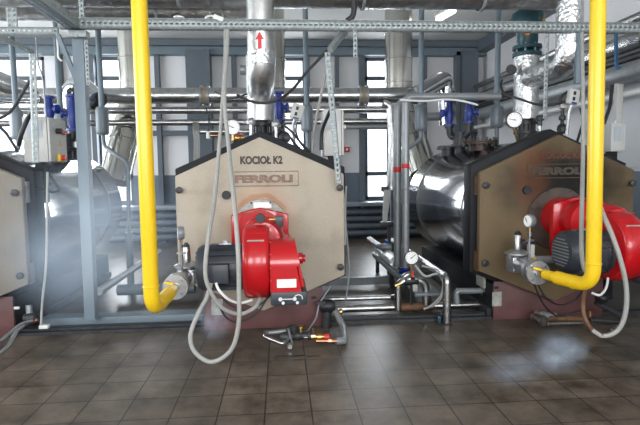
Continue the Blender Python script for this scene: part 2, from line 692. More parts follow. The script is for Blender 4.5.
def boiler(x0, key, label):
    r = thing('boiler', label, 'boiler', (x0, YD, 0), 'row of three steam boilers')
    d = MB().prism(hexa(x0, YD, 1.89, .80, 1.53, .54, .21), (0, .075, 0), .012).build('front_door', DOORS[key], r)
    # the dark end frame and the shell
    MB().prism(hexa(x0, 5.02, 1.96, .83, 1.60, .50, .16), (0, .20, 0), .01).build('end_frame', FRAMEM, r)
    MB().cyl((x0, 4.90, 1.05), (x0, 5.03, 1.05), .70, 48).build('door_gasket', mat('dark_gasket', (.05, .045, .045), .7), r)
    sh = MB().lathe([(0, .74), (.0, .78), (2.6, .78), (2.64, .75), (2.64, .3)], (x0, 5.2, 1.08), (0, 1, 0), 72).build('shell', CLAD, r)
    for yb, rr in ((5.40, .786), (7.25, .785)):
        MB().lathe([(0, rr - .01), (0, rr), (.03, rr), (.03, rr - .01)], (x0, yb, 1.08), (0, 1, 0), 72, cap=False).build('cladding_band', mat('dull_band', (.16, .165, .17), .4, .9), sh)
    # base
    MB().box((x0, 4.985, .20), (1.18, .03, .40), bev=.004).build('base_front', BASEM, r)
    MB().box((x0, 6.35, .18), (1.16, 2.68, .36)).build('base', FRAMEM, r)
    MB().box((x0 + .602, 6.35, .06), (.05, 2.6, .08)).box((x0 - .602, 6.35, .06), (.05, 2.6, .08)).build('base_rail', DARKST, r)
    # hinge bolts at the door corners
    for sx in (-1, 1):
        for z in (1.40, .63):
            xx = x0 + sx * .755
            b = MB().cyl((xx, YD - .055, z), (xx, YD + .2, z), .013, 10)
            b.lathe([(0, .018), (.006, .032), (.028, .032), (.034, .02)], (xx, YD - .065, z), (0, 1, 0), 16)
            bo = b.build('door_bolt', DARKST, r)
            MB().box((x0 + sx * .79, YD + .10, z), (.02, .09, .20)).build('bolt_bracket', RUST if key == 'K3' else STEEL, bo)
    # sight hole
    MB().lathe([(0, .020), (.0, .040), (.025, .043), (.03, .043)], (x0 - .325, YD - .028, 1.345), (0, 1, 0), 20).build('sight_glass', RUB, r)
    # burner flange
    fl = MB()
    fr = .25 if key != 'K3' else .315
    fl.lathe([(0, fr - .03), (0, fr), (.02, fr + .005), (.03, fr + .005)], (x0 + .0, YD - .028, 1.05), (0, 1, 0), 40)
    fo = fl.build('burner_flange', GREYLAB if key != 'K3' else mat('sooty_plate', (.085, .065, .05), .6, noise=.4, nscale=12), r)
    for k in range(8):
        a = PI / 8 + k * PI / 4
        MB().cyl((x0 + (fr - .014) * math.cos(a), YD - .04, 1.05 + (fr - .014) * math.sin(a)), (x0 + (fr - .014) * math.cos(a), YD - .02, 1.05 + (fr - .014) * math.sin(a)), .011, 6).build('flange_bolt', DARKST, fo)
    return r, d


LB = {
    'K1': 'boiler cut off by the left edge, pale door and mirror shell in haze',
    'K2': 'middle boiler with beige hexagonal door stencilled KOCIOŁ K2',
    'K3': 'right boiler with brown sooty hexagonal door and polished shell on its left',
}
BX = {'K1': -3.185, 'K2': -.20, 'K3': 2.75}
for k in ('K1', 'K2', 'K3'):
    r, d = boiler(BX[k], k, LB[k])
    x0 = BX[k]
    if k == 'K2':
        text('KOCIOŁ K2', .098, (x0 + .012, YD - .002, 1.668), width=.40, bold=.0045).build('stencil_lettering', LETTER, r)
    if k == 'K3':
        text('KOCIOŁ K3', .098, (x0 + .02, YD - .002, 1.685), width=.42, bold=.002).build('stencil_lettering', RUSTLET, r)
    # maker's plate
    px = x0 + (.038 if k == 'K2' else .0)
    pz = 1.495 if k == 'K2' else 1.53
    if k != 'K1':
        pl = MB().box((px, YD - .003, pz), (.64, .008, .145), bev=.002).build('maker_plate', DOORS[k], r)
        out = [(px - .325, YD - .006, pz - .072), (px + .325, YD - .006, pz - .072), (px + .325, YD - .006, pz + .072), (px - .325, YD - .006, pz + .072)]
        inn = [(px - .318, YD - .006, pz - .063), (px + .318, YD - .006, pz - .063), (px + .318, YD - .006, pz + .063), (px - .318, YD - .006, pz + .063)]
        MB().frame(out, inn, (0, -.003, 0)).build('plate_rim', FADED if k == 'K2' else FADEK3, pl)
        text('FERROLI', .092, (px - .005, YD - .009, pz - .004), width=.55, bold=.006).build('plate_lettering', FADED if k == 'K2' else FADEK3, pl)
    if k == 'K2':
        MB().box((x0 + .015, YD - .035, 1.245), (.17, .01, .055)).build('flange_label', PAPER, r)
        a = P(217, 305, 4.965)
        MB().box((a.x, 4.966, a.z - .02), (.11, .006, .16)).build('base_label', GREYLAB, r)
        MB().box((P(314, 297, 4.965).x, 4.966, .30), (.05, .012, .025), bev=.004).build('base_slot', BLACK, r)
    if k == 'K3':
        a = P(496, 299, 4.965)
        MB().box((a.x + .01, 4.966, a.z + .0), (.10, .006, .15)).build('base_label', GREYLAB, r)
        MB().box((a.x, 4.966, a.z + .12), (.05, .012, .025), bev=.004).build('base_slot', BLACK, r)
    if k == 'K1':
        MB().box((P(17, 309, 4.965).x, 4.962, .29), (.05, .02, .025), bev=.004).build('base_label', WHITE, r)


# ------------------------------------------------------------------ burners
def burner(x0, label, dz=0, shift=0):
    """pressure-jet gas burner: neck on the door, fan scroll in front of it, motor on its left, air box on its right"""
    r = thing('gas_burner', label, 'burner', (x0, 4.5, .5), 'red gas burners')
    z0 = 1.02
    # neck and mounting plate
    MB().lathe([(0, .205), (.06, .205), (.07, .208), (.12, .208), (.13, .20), (.36, .20)], (x0, 4.30, z0), (0, 1, 0), 40).build('neck', RED, r)
    pl = MB()
    pl.prism([(x0 - .255, 4.50, .70), (x0 + .255, 4.50, .70), (x0 + .255, 4.50, z0 + .165), (x0 + .16, 4.50, z0 + .172), (x0 + .10, 4.50, z0 + .205), (x0, 4.50, z0 + .222),
              (x0 - .10, 4.50, z0 + .205), (x0 - .16, 4.50, z0 + .172), (x0 - .255, 4.50, z0 + .165)], (0, .07, 0), .012)
    pl.build('mounting_plate', RED, r)
    MB().cyl((x0, 4.57, 1.02), (x0, 4.83, 1.02), .205, 36).build('blast_tube', RED, r)
    x0 += shift
    # arched cover over the mixing head
    MB().lathe([(0, .10), (.012, .15), (.05, .17), (.16, .185)], (x0 + .03, 4.14, z0 - .02), (0, 1, 0), 32).build('head_cover', RED, r)
    # fan scroll, axis along X
    sx0, sx1 = x0 - .115, x0 + .095
    zc, yc, rr = .83, 4.12, .295
    prof = [(0, .10), (0, rr - .03), (.008, rr - .012), (.03, rr), (sx1 - sx0 - .03, rr), (sx1 - sx0 - .008, rr - .012), (sx1 - sx0, rr - .03), (sx1 - sx0, .1)]
    MB().lathe(prof, (sx0, yc, zc), (1, 0, 0), 56).build('fan_scroll', RED, r)
    ol = MB()
    ol.prism([(sx0 + .01, 3.98, .93), (sx0 + .01, 4.40, .93), (sx0 + .01, 4.40, 1.13), (sx0 + .01, 4.06, 1.13), (sx0 + .01, 3.95, 1.08)], (sx1 - sx0 - .02, 0, 0), .025)
    ol.build('scroll_outlet', RED, r)
    # riveted seam
    sm = MB()
    for k in range(9):
        a = math.radians(100 + k * 20)
        sm.lathe([(0, .008), (.006, .005)], (sx1 + .008, yc + math.cos(a) * (rr + .0), zc + math.sin(a) * (rr + .0)), (0, -1, 0), 8)
    sm.build('seam_studs', REDPL, r)
    # air box with rounded top, leaning right side
    ax0, ax1 = sx1 + .004, x0 + .37
    poly = []
    for k in range(13):
        a = math.radians(180 - k * 7.5)
        poly.append((4.06 + .20 * math.cos(a), .83 + .19 * math.sin(a)))
    poly = [(3.86, .63)] + poly + [(4.36, 1.02), (4.36, .63)]
    mb = MB()
    n = len(poly)
    lf = [mb.bm.verts.new((ax0, y, z)) for y, z in poly]
    rt = [mb.bm.verts.new((ax1 - max(0, (z - .63)) * .19, y, z)) for y, z in poly]
    mb.bm.faces.new(lf)
    mb.bm.faces.new(rt[::-1])
    for i in range(n):
        mb.bm.faces.new((lf[i], rt[i], rt[(i + 1) % n], lf[(i + 1) % n]))
    bmesh.ops.bevel(mb.bm, geom=[e for e in mb.bm.edges if all(v in rt for v in e.verts)], offset=.03, segments=4, affect='EDGES')
    mb.build('air_box', RED, r)
    pan = MB().prism([(ax0, 3.855, .525), (ax0, 3.855, .632), (ax0, 4.36, .632), (ax0, 4.36, .525)], (ax1 - ax0 + .012, 0, 0), .012).build('control_panel', MOTOR, r)
    dg = MB()
    zz = .578
    cxs = (ax0 + .075, ax0 + .185)
    dg.cyl((cxs[0], 3.853, zz), (cxs[0], 3.845, zz), .015, 14).cyl((cxs[1], 3.853, zz), (cxs[1], 3.845, zz), .015, 14)
    dg.box((sum(cxs) / 2, 3.848, zz), (.11, .006, .006))
    dg.cyl((cxs[0] + .02, 3.853, zz - .03), (cxs[0] + .02, 3.845, zz - .03), .012, 12).cyl((cxs[1] + .02, 3.853, zz - .03), (cxs[1] + .02, 3.845, zz - .03), .012, 12)
    dg.tube([(cxs[1] + .0, 3.848, zz + .02), (cxs[1] + .03, 3.848, zz + .032), (cxs[1] + .055, 3.848, zz + .02), (cxs[1] + .06, 3.848, zz - .005)], .004, 6, smooth=4)
    dg.build('dial_diagram', WHITE, pan)
    MB().box((ax0 + .125, 3.857, .70), (.15, .01, .065)).build('white_label', PAPER, r)
    MB().lathe([(0, .045), (.03, .045), (.04, .03), (.055, .03)], (ax1 - .045, 4.05, .86), (1, 0, 0), 16).build('damper_knob', RED, r)
    mp = MB().box((x0 - .01, 3.905, 1.02), (.13, .01, .034)).build('maker_label', GREYLAB, r)
    text('FERROLI', .026, (x0 - .01, 3.898, 1.02), .001, width=.10).build('label_lettering', LETTER, mp)
    # motor
    mx = x0 - .115
    mo = MB().lathe([(0, .19), (.03, .19), (.035, .175), (.27, .175), (.275, .185), (.335, .185), (.37, .165), (.38, .13), (.38, .02)], (mx, 4.14, .79), (-1, 0, 0), 40).build('motor', MOTOR, r)
    fn = MB()
    for k in range(18):
        a = k * 2 * PI / 18
        c = V((mx - .155, 4.14 + math.cos(a) * .180, .79 + math.sin(a) * .180))
        fn.box(c, (.23, .008, .026), rot=RX(a - PI / 2))
    fn.build('cooling_fins', MOTOR, mo)
    gr = MB()
    for k in range(9):
        z = .79 + (k - 4) * .028
        h = math.sqrt(max(.0, .13 ** 2 - (z - .79) ** 2))
        if h > .02:
            gr.box((mx - .383, 4.14, z), (.006, 2 * h, .010))
    gr.build('fan_grille', STEEL, mo)
    tb = MB().box((mx - .19, 3.945, .775), (.165, .09, .15), bev=.008).build('terminal_box', MOTOR, mo)
    MB().box((mx - .15, 4.12, .985), (.10, .05, .012)).box((mx - .15, 4.12, .998), (.03, .03, .025)).build('lifting_eye', CAST, mo)
    # sensor and knob on the head
    if not shift:
        MB().lathe([(0, .02), (0, .036), (.025, .040), (.03, .02)], (x0 + .02, 4.10, 1.185), (0, 1, 0), 16).build('knob', BLACK, r)
        se = MB().box((x0 + .175, 4.22, 1.15), (.065, .06, .085), bev=.006).build('pressure_switch', MOTOR, r)
        MB().cyl((x0 + .09, 4.22, 1.165), (x0 + .145, 4.22, 1.165), .011, 10).build('brass_fitting', BRASS, se)
        MB().tube([(x0 + .18, 4.21, 1.11), (x0 + .20, 4.19, 1.02), (x0 + .22, 4.19, .94), (x0 + .21, 4.22, .88)], .006, 6, smooth=5).build('sensor_lead', CABLEM, se)
    r.location.z += dz
    return r


burner(BX['K2'] + .0, 'red gas burner on the middle boiler, whole, between two grey conduit strands')
burner(BX['K3'] + .02, 'red gas burner on the right sooty boiler, cut by the right edge of the photo', .05, .11)


# ------------------------------------------------------------------ gas lines
def gas_pipe(top, knee, end, label):
    r = thing('gas_pipe', label, 'pipe', knee, 'yellow gas supply pipes')
    e = V(end)
    k = V(knee)
    t = V(top)
    d = (e - k).normalized()
    MB().tube([t, k, e - d * .16], .0525, 28, bend=.15).build('main_run', YEL, r)
    MB().lathe([(0, .055), (.04, .042), (.16, .040)], e - d * .20, d, 24).build('reducer', YEL, r)
    c = k + (t - k).normalized() * .17
    MB().lathe([(0, .0553), (.006, .058), (.012, .0553)], c, t - k, 28, cap=False).build('weld_seam', YEL, r)
    c = k + d * .16
    MB().lathe([(0, .0553), (.006, .058), (.012, .0553)], c, d, 28, cap=False).build('weld_seam', YEL, r)
    return r


def gas_train(c, x_burner, label, wide=0):
    """c = centre of the front flange; the train runs back from it, then right to the burner"""
    r = thing('gas_valve_train', label, 'gas valve', (c.x, c.y, c.z - .15), 'gas valve trains before the burners')
    x, y, z = c
    fl = MB().lathe([(0, .045), (0, .100), (.028, .103), (.03, .06), (.055, .06), (.057, .100), (.085, .103), (.088, .05)], (x, y, z), (0, 1, 0), 36).build('flange', CAST, r)
    for k in range(4):
        a = PI / 4 + k * PI / 2
        MB().cyl((x + .075 * math.cos(a), y - .018, z + .075 * math.sin(a)), (x + .075 * math.cos(a), y + .105, z + .075 * math.sin(a)), .012, 6).build('flange_bolt', CHROME, fl)
    hd = MB().cyl((x, y - .03, z), (x, y + .0, z), .035, 16)
    hd.build('stub', CAST, r)
    MB().box((x - .035, y - .055, z + .045), (.075, .018, .02), rot=RY(.25), bev=.004).build('lever', YEL, r)
    # bodies
    MB().lathe([(0, .06), (.02, .085), (.09, .085), (.11, .07), (.25, .07)], (x + .01, y + .09, z + .005), (0, 1, 0), 28).build('filter_body', CAST, r)
    v = MB().box((x + .02, y + .42, z + .0), (.16, .16, .15), bev=.02).build('valve_body', CAST, r)
    for sx in (-1, 1):
        for sz in (-1, 1):
            MB().cyl((x + .02 + sx * .06, y + .33, z + sz * .055), (x + .02 + sx * .06, y + .345, z + sz * .055), .009, 6).build('screw', CHROME, v)
    # regulator: diaphragm bowl and spring tower
    rg = MB().lathe([(0, .05), (.02, .085), (.03, .11), (.045, .11), (.055, .085), (.075, .045)], (x + .02, y + .42, z + .06), (0, 0, 1), 32).build('regulator_bowl', CAST, r)
    MB().lathe([(0, .036), (.13, .034), (.14, .028)], (x + .02, y + .42, z + .13), (0, 0, 1), 24).build('spring_tower', CHROME, rg)
    MB().lathe([(0, .03), (.012, .03), (.022, .018), (.035, .016)], (x + .02, y + .42, z + .268), (0, 0, 1), 20).build('tower_cap', RUB, rg)
    # solenoid behind
    MB().box((x + .16, y + .55, z + .10), (.16, .08, .20), bev=.012).build('solenoid', BLACK, r)
    MB().box((x + .135, y + .40, z + .12), (.045, .07, .12), bev=.008).build('switch_box', CABM, r)
    # gauge on a riser
    gx = x + .02
    MB().cyl((gx, y + .20, z + .06), (gx, y + .20, z + .33), .010, 12).build('gauge_pipe', CHROME, r)
    MB().box((gx, y + .20, z + .245), (.08, .016, .016)).lathe([(0, .016), (.035, .016)], (gx, y + .20, z + .285), (0, 0, 1), 6).build('gauge_cock', CHROME, r)
    MB().cyl((gx, y + .20, z + .33), (gx, y + .20, z + .36), .012, 8).build('gauge_nut', BRASS, r)
    # gauge faces to the left of the aisle
    ga = V((-1, -.22, 0)).normalized()
    gc = V((gx, y + .20, z + .415))
    g = MB().lathe([(0, .045), (.012, .056), (.05, .058), (.055, .05)], gc - ga * .03, ga, 28).build('gauge', STEEL, r)
    MB().cyl(gc + ga * .025, gc + ga * .028, .048, 24).build('dial', PAPER, g)
    up = V((0, 0, 1))
    sd = ga.cross(up)
    MB().tube([gc + ga * .031 - up * .01, gc + ga * .031 + up * .028 + sd * .022], .003, 6).build('needle', BLACK, g)
    # cross pipe to the burner
    MB().tube([(x + .10, y + .43, z + .03), (x_burner - .22, y + .43, z + .03), (x_burner - .16, y + .43, z + .12)], .036, 16, bend=.05).build('cross_pipe', STEEL, r)
    MB().lathe([(0, .045), (.05, .045)], (x + .14, y + .43, z + .03), (1, 0, 0), 6).build('union_nut', CAST, r)
    MB().cyl((x + .15, y + .36, z + .05), (x + .15, y + .38, z + .05), .016, 10).build('test_plug', YEL, r)
    return r


a_top = P(136.5, -60, 3.5)
a_knee = P(152, 311, 3.5)
a_end = P(174.5, 288, 4.06)
gas_pipe((a_top.x, 3.5, 4.41), a_knee, (a_end.x, 4.06, a_end.z), 'yellow gas pipe coming down left of the middle boiler')
b_knee = P(593, 287, 3.5)
b_end = P(541, 273.5, 3.98)
gas_pipe((P(596.5, -60, 3.5).x, 3.5, 4.41), b_knee, (b_end.x, 3.98, b_end.z), 'yellow gas pipe coming down in front of the right boiler')
gas_train(V((a_end.x, 4.085, a_end.z)), BX['K2'], 'cast gas valve train at the end of the left yellow pipe')
gas_train(V((b_end.x - .01, 4.005, b_end.z)), BX['K3'], 'cast gas valve train at the end of the right yellow pipe', 1)

# ------------------------------------------------------------------ steel support frame
# long perforated channel across the picture
TY = 4.93
zt = 2.905
tr = thing('cable_channel', 'long perforated galvanised channel crossing the whole picture above the boilers', 'channel', (1.0, TY, zt))
MB().perforated((-2.02, TY, zt), (1, 0, 0), (0, 0, 1), 6.7, .09, .05, .026, .010).build('web', GALV, tr, solid=.004)
MB().box((1.33, TY + .072, zt + .045), (6.7, .004, .09)).build('slot_backing_web', GALV, tr)  # closes the channel behind, added so the slots look dark
MB().perforated((-2.02, TY, zt), (1, 0, 0), (0, 1, 0), 6.7, .07, .05, .026, .014).build('lower_flange', GALV, tr, solid=.004)
MB().box((1.33, TY + .037, zt + .092), (6.7, .074, .004)).build('upper_flange', GALV, tr)
# channel running towards the camera from the post
x = P(80, 35, 5.0).x
t2 = thing('cable_channel', 'wide perforated channel coming forward overhead at the upper left corner', 'channel', (x, 4.0, zt))
MB().perforated((x + .02, 1.8, zt + .0), (0, 1, 0), (0, 0, 1), 3.2, .085, .05, .026, .010, 1).build('web', GALV, t2, solid=.004)
MB().perforated((x - .11, 1.8, zt), (0, 1, 0), (1, 0, 0), 3.2, .13, .05, .026, .012, 2).build('lower_flange', GREYP, t2, solid=.004)
# short channel left of the post
a, b = P(-15, 34, 5.35), P(58, 34, 5.35)
t3 = thing('cable_channel', 'short perforated channel left of the grey post', 'channel', ((a.x + b.x) / 2, 5.35, a.z))
MB().perforated((a.x, 5.35, a.z), (1, 0, 0), (0, 0, 1), b.x - a.x, .07, .05, .026, .016).build('web', GALV, t3, solid=.004)
MB().box(((a.x + b.x) / 2, 5.39, a.z), (b.x - a.x, .08, .005)).build('lower_flange', GALV, t3)
a = P(13, 28, 5.35)
o = MB().perforated((a.x - .05, 5.345, a.z), (0, 0, 1), (1, 0, 0), 1.45, .10, .05, .02, .016, 2).build('hanger_plate', GALV, solid=.005)
tag(o, 'broad perforated hanger plate at the upper left corner', 'hanger')
# post with foot and head plate
px0, py0 = P(79.5, 40, 5.08), P(91.5, 318, 5.08)
po = thing('support_post', 'blue-grey square steel post standing on the left base channel', 'post', (py0.x, 5.08, .12))
ax = (V((px0.x, 5.08, 2.90)) - V((py0.x, 5.08, .10)))
mb = MB()
hw = .05
for q, zc in ((V((py0.x, 5.08, .125)), 0),):
    ring0 = [q + V((sx * hw, sy * hw, 0)) for sx, sy in ((-1, -1), (1, -1), (1, 1), (-1, 1))]
    ring1 = [v + ax for v in ring0]
    mb.rings([ring0, ring1])
o = mb.build('column', GREYP, po)
for f in o.data.polygons:
    f.use_smooth = False
MB().box((px0.x + .03, 5.0, 2.86), (.16, .10, .06), bev=.004).cyl((px0.x + .02, 4.94, 2.84), (px0.x + .02, 4.97, 2.84), .018, 6).build('head_plate', GALV, po)
MB().perforated((px0.x + .06, 5.03, 2.40), (0, 0, 1), (1, 0, 0), .45, .035, .04, .02, .012).build('edge_strip', GALV, po, solid=.003)
MB().box((py0.x, 5.08, .13), (.13, .12, .012)).build('foot_plate', GREYP, po)
a, b = P(58, 35, 5.1), P(79, 86, 5.1)
o = MB().tube([a, b], .028, 4).build('knee_brace', GREYP)
tag(o, 'slanting grey knee brace joining the post from upper left', 'brace')
# perforated hanging rails
a, b = P(32.5, 52, 4.62), P(36, 163, 4.62)
h = thing('perforated_rail', 'perforated galvanised rail hanging before the left control cabinet', 'rail', b, 'hanging perforated rails')
MB().perforated(b - V((.03, 0, 0)), a - b, (1, 0, 0), (a - b).length, .058, .05, .024, .011).build('rail', GALV, h, solid=.004)
MB().tube([a, a + V((-.02, -1.4, .0))], .022, 4).build('arm', GALV, h)
a, b = P(327.5, 52, 4.72), P(339, 184, 4.72)
o = MB().perforated(b - V((.028, 0, 0)), a - b, (1, 0, 0), (a - b).length, .056, .05, .024, .012).build('perforated_rail', GALV, solid=.004)
tag(o, 'slightly tilted perforated rail hanging at the right edge of the beige door', 'rail', 'hanging perforated rails')
a, b = P(330, 50, 4.75), P(345, 31, 5.1)
o = MB().tube([a, b], .035, 4).build('slanting_strut', GALV)
tag(o, 'short slanting bracket joining the tilted perforated rail to the long channel', 'bracket')
a = P(355.5, 58, 4.9)
o = MB().perforated(a - V((.022, 0, 0)), (0, 0, 1), (1, 0, 0), .28, .042, .045, .02, .014).build('perforated_rail', GALV, solid=.004)
tag(o, 'short bright perforated stub hanging below the long channel above the middle boiler', 'rail', 'hanging perforated rails')
a = P(82, 23, 5.0)
o = MB().perforated(a - V((.02, 0, 0)), (0, 0, 1), (1, 0, 0), 1.45, .045, .045, .02, .014).build('perforated_rail', GALV, solid=.004)
tag(o, 'perforated rail rising above the long channel near the grey post', 'rail', 'hanging perforated rails')
a = P(547, 33, 4.98)
o = MB().perforated(a - V((.02, 0, .85)), (0, 0, 1), (1, 0, 0), .85, .042, .045, .02, .014).build('perforated_rail', GALV, solid=.004)
tag(o, 'narrow perforated rail beside the foil riser of the right boiler', 'rail', 'hanging perforated rails')
a, b = P(578, 32, 4.98), P(578, 84, 4.98)
o = MB().box(((a.x + b.x) / 2, 4.98, (a.z + b.z) / 2), (.055, .05, a.z - b.z), bev=.004).build('support_bracket', GREYP)
tag(o, 'grey upright bracket behind the right foil pipe below the channel', 'bracket')
# base channel
bc = thing('base_channel', 'pale blue-grey steel channel lying on the floor left of the middle boiler', 'channel', (-1.6, 5.2, 0))
MB().box((-1.58, 5.19, .068), (1.70, .07, .10), bev=.006).build('channel_web', GREYP, bc)
MB().box((-1.58, 5.26, .115), (1.70, .14, .012)).build('channel_flange', GREYP, bc)

# ------------------------------------------------------------------ overhead ducts and risers
d1 = thing('insulated_duct', 'front foil-wrapped duct along the top edge of the picture', 'duct', (.2, 5.3, 3.15))
MB().tube([(-7.5, 5.3, 3.335), (2.98, 5.3, 3.385)], .155, 32).build('wrap', DUCTM, d1)
for xx in (-5.2, -3.1, -1.0, .85, 2.1):
    MB().lathe([(0, .156), (.004, .163), (.03, .163), (.034, .156)], (xx, 5.3, 3.365), (1, 0, .005), 32, cap=False).build('tape_band', GALV, d1)
d2 = thing('insulated_duct', 'second duct behind the front one, ending at the red-arrow riser', 'duct', (-3, 5.62, 3.1))
MB().tube([(-7.5, 5.68, 3.28), (-.30, 5.68, 3.31)], .125, 28).build('wrap', DUCTM, d2)
for xx in (-4.4, -1.3, -.6):
    MB().lathe([(0, .126), (.004, .133), (.025, .133), (.03, .126)], (xx, 5.68, 3.30), (1, 0, .004), 28, cap=False).build('tape_band', GALV, d2)


def riser(xr, xb, kind, label):
    r = thing('flow_riser', label, 'pipe', (xr, 5.9, 1.9), 'foil-clad risers on the boilers')
    MB().tube([(xr, 5.9, 2.16), (xr, 5.9, 2.87)], .142 if kind else .155, 36).build('riser_jacket', FOIL if kind else JACK, r)
    # branch that comes forward and turns up into the duct
    b = MB().tube([(xr, 5.80, 2.62 if kind else 2.46), (xb, 5.1, 2.63 if kind else 2.47), (xb, 5.1, 3.24)], .128 if kind else .135, 36, bend=.17 if kind else .24)
    b.build('branch', FOIL if kind else JACK, r)
    MB().lathe([(0, .09), (.0, .158), (.02, .158), (.02, .09)], (xr, 5.9, 2.14), (0, 0, 1), 36).build('jacket_end', CAST, r)
    MB().cyl((xr, 5.9, 1.85), (xr, 5.9, 2.15), .085, 24).build('stub', BLACK, r)
    f = MB()
    for z in (2.08, 1.97):
        f.cyl((xr, 5.9, z), (xr, 5.9, z + .03), .135, 24)
    for k in range(8):
        a = k * PI / 4
        f.cyl((xr + .11 * math.cos(a), 5.9 + .11 * math.sin(a), 1.94), (xr + .11 * math.cos(a), 5.9 + .11 * math.sin(a), 2.13), .012, 6)
    f.build('flange', BLACK, r)
    return r


xr2 = P(260.5, 100, 5.9).x
xb2 = P(261, 45, 5.1).x
r2 = riser(xr2, xb2, 0, 'silver riser with a red arrow above the middle boiler')
# elbow patch of crumpled foil
MB().lathe([(0, .1352), (.003, .1385), (.13, .1385), (.133, .1352)], (xb2, 5.1, 2.60), (0, 0, 1), 36, cap=False).build('foil_patch', FOIL, r2)
# red arrow painted on the branch
ar = MB()
shape = [(-.018, 0), (.018, 0), (.018, .085), (.042, .085), (0, .155), (-.042, .085), (-.018, .085)]
az = P(258, 48.5, 4.96).z
ax_ = xb2 + P(259, 47, 4.96).x - P(261, 47, 4.96).x


def on_cyl(u, zz, rr=.1375):
    a = u / .135
    return (xb2 + rr * math.sin(a - .05), 5.1 - rr * math.cos(a - .05), az + zz)


strips = [(-.018, 0, .09), (0, 0, .09), (.018, 0, .09)]
vs0 = [ar.bm.verts.new(on_cyl(u, 0)) for u in (-.018, 0, .018)]
vs1 = [ar.bm.verts.new(on_cyl(u, .088)) for u in (-.018, 0, .018)]
for i in range(2):
    ar.bm.faces.new((vs0[i], vs0[i + 1], vs1[i + 1], vs1[i]))
hl, hr = ar.bm.verts.new(on_cyl(-.042, .085)), ar.bm.verts.new(on_cyl(.042, .085))
tp = ar.bm.verts.new(on_cyl(0, .16))
ar.bm.faces.new((hl, vs1[0], tp))
ar.bm.faces.new((vs1[0], vs1[1], tp))
ar.bm.faces.new((vs1[1], vs1[2], tp))
ar.bm.faces.new((vs1[2], hr, tp))
ar.build('red_arrow', REDPL, r2)
a = P(246, 70, 5.5)
MB().lathe([(0, .05), (.06, .05)], a, (-1, 0, 0), 18).build('tapping', STEEL, r2)
xr3 = P(526, 100, 5.9).x
xb3 = P(569, 45, 5.1).x
r3 = riser(xr3, xb3, 1, 'crinkled foil riser with forward elbow above the right boiler')
a = P(512, 70, 5.85)
MB().lathe([(0, .04), (.0, .055), (.06, .055)], a, (-.8, -1, 0), 18).build('tapping', DARKST, r3)
# teal valve on top of the right riser
tv = thing('gate_valve', 'dark teal flanged valve on top of the right foil riser', 'valve', (xr3, 5.9, 2.87))
zv = 2.875
bd = MB().lathe([(0, .10), (0, .165), (.035, .165), (.04, .165), (.045, .10), (.07, .12), (.08, .165), (.12, .165), (.125, .11), (.16, .12), (.24, .12), (.30, .125), (.33, .15), (.36, .185), (.44, .19), (.50, .17), (.53, .12)],
                 (xr3, 5.9, zv), (0, 0, 1), 36).build('valve_body', TEAL, tv)
for k in range(8):
    a = k * PI / 4 + .2
    MB().cyl((xr3 + .14 * math.cos(a), 5.9 + .14 * math.sin(a), zv - .012), (xr3 + .14 * math.cos(a), 5.9 + .14 * math.sin(a), zv + .135), .012, 6).build('flange_bolt', STEEL, bd)
MB().box((xr3 - .07, 5.76, zv + .23), (.05, .02, .045)).build('orange_tag', ORANGE, tv)
a = P(541, 20, 5.75)
MB().tube([a + V((-.02, 0, -.1)), a + V((.04, 0, .06))], .018, 8).build('lever', BRASS, tv)

# ------------------------------------------------------------------ flues
def flue(pts, r, label):
    f = thing('flue_pipe', label, 'flue', (pts[-1].x, pts[-1].y, pts[-1].z - r), 'stainless flues behind the boilers')
    MB().tube(pts, r, 40, bend=.12).build('flue', FLUEM, f)
    for z in (3.9, 3.45, 3.05, 2.95):
        c = pts[0].copy()
        c.z = z
        MB().lathe([(0, r), (.004, r + .010), (.025, r + .010), (.03, r)], c, (0, 0, 1), 40, cap=False).build('clamp_ring', FLUEM, f)
    dd = (pts[2] - pts[1]).normalized()
    for t in (.35, .75):
        MB().lathe([(0, r), (.004, r + .010), (.025, r + .010), (.03, r)], pts[1] + dd * t, dd, 40, cap=False).build('clamp_ring', FLUEM, f)
    return f


flue([V((2.06, 8.8, 4.41)), V((2.06, 8.8, 2.75)), P(424, 172, 8.2)], .235, 'thick stainless flue slanting down behind the right boiler')
flue([V((-2.42, 8.8, 4.41)), V((-2.42, 8.8, 2.80)), P(114, 182, 8.3)], .235, 'stainless flue slanting down behind the left boiler beside the yellow pipe')
flue([V((-.13, 8.8, 4.41)), V((-.13, 8.8, 2.80)), V((-.15, 8.3, 1.5))], .23, 'stainless flue hidden in part by the red-arrow riser')

# ------------------------------------------------------------------ pipes at the back
BP = 'pipes running across behind the boilers'


def back_pipe(px0, px1, py, Y, r, label, M=PIPEC, joints=(), dz=0):
    a, b = P(px0, py, Y), P(px1, py, Y)
    z = P(300, py, Y).z + dz
    rt = thing('header_pipe', label, 'pipe', ((a.x + b.x) / 2, Y, z - r), BP)
    MB().tube([(a.x, Y, z), (b.x, Y, z)], r, 24).build('run', M, rt)
    for pj in joints:
        xj = P(pj, py, Y).x
        MB().lathe([(0, r), (.0, r + .035), (.035, r + .035), (.035, r + .012), (.115, r + .012), (.115, r + .035), (.15, r + .035), (.15, r)], (xj - .075, Y, z), (1, 0, 0), 24, cap=False).build('coupling', STEEL, rt)
        MB().lathe([(0, r + .013), (.0, r + .018), (.05, r + .018), (.05, r + .013)], (xj - .025, Y, z), (1, 0, 0), 24, cap=False).build('gasket_ring', mat('ochre_gasket', (.33, .24, .12), .6), rt)
    return rt


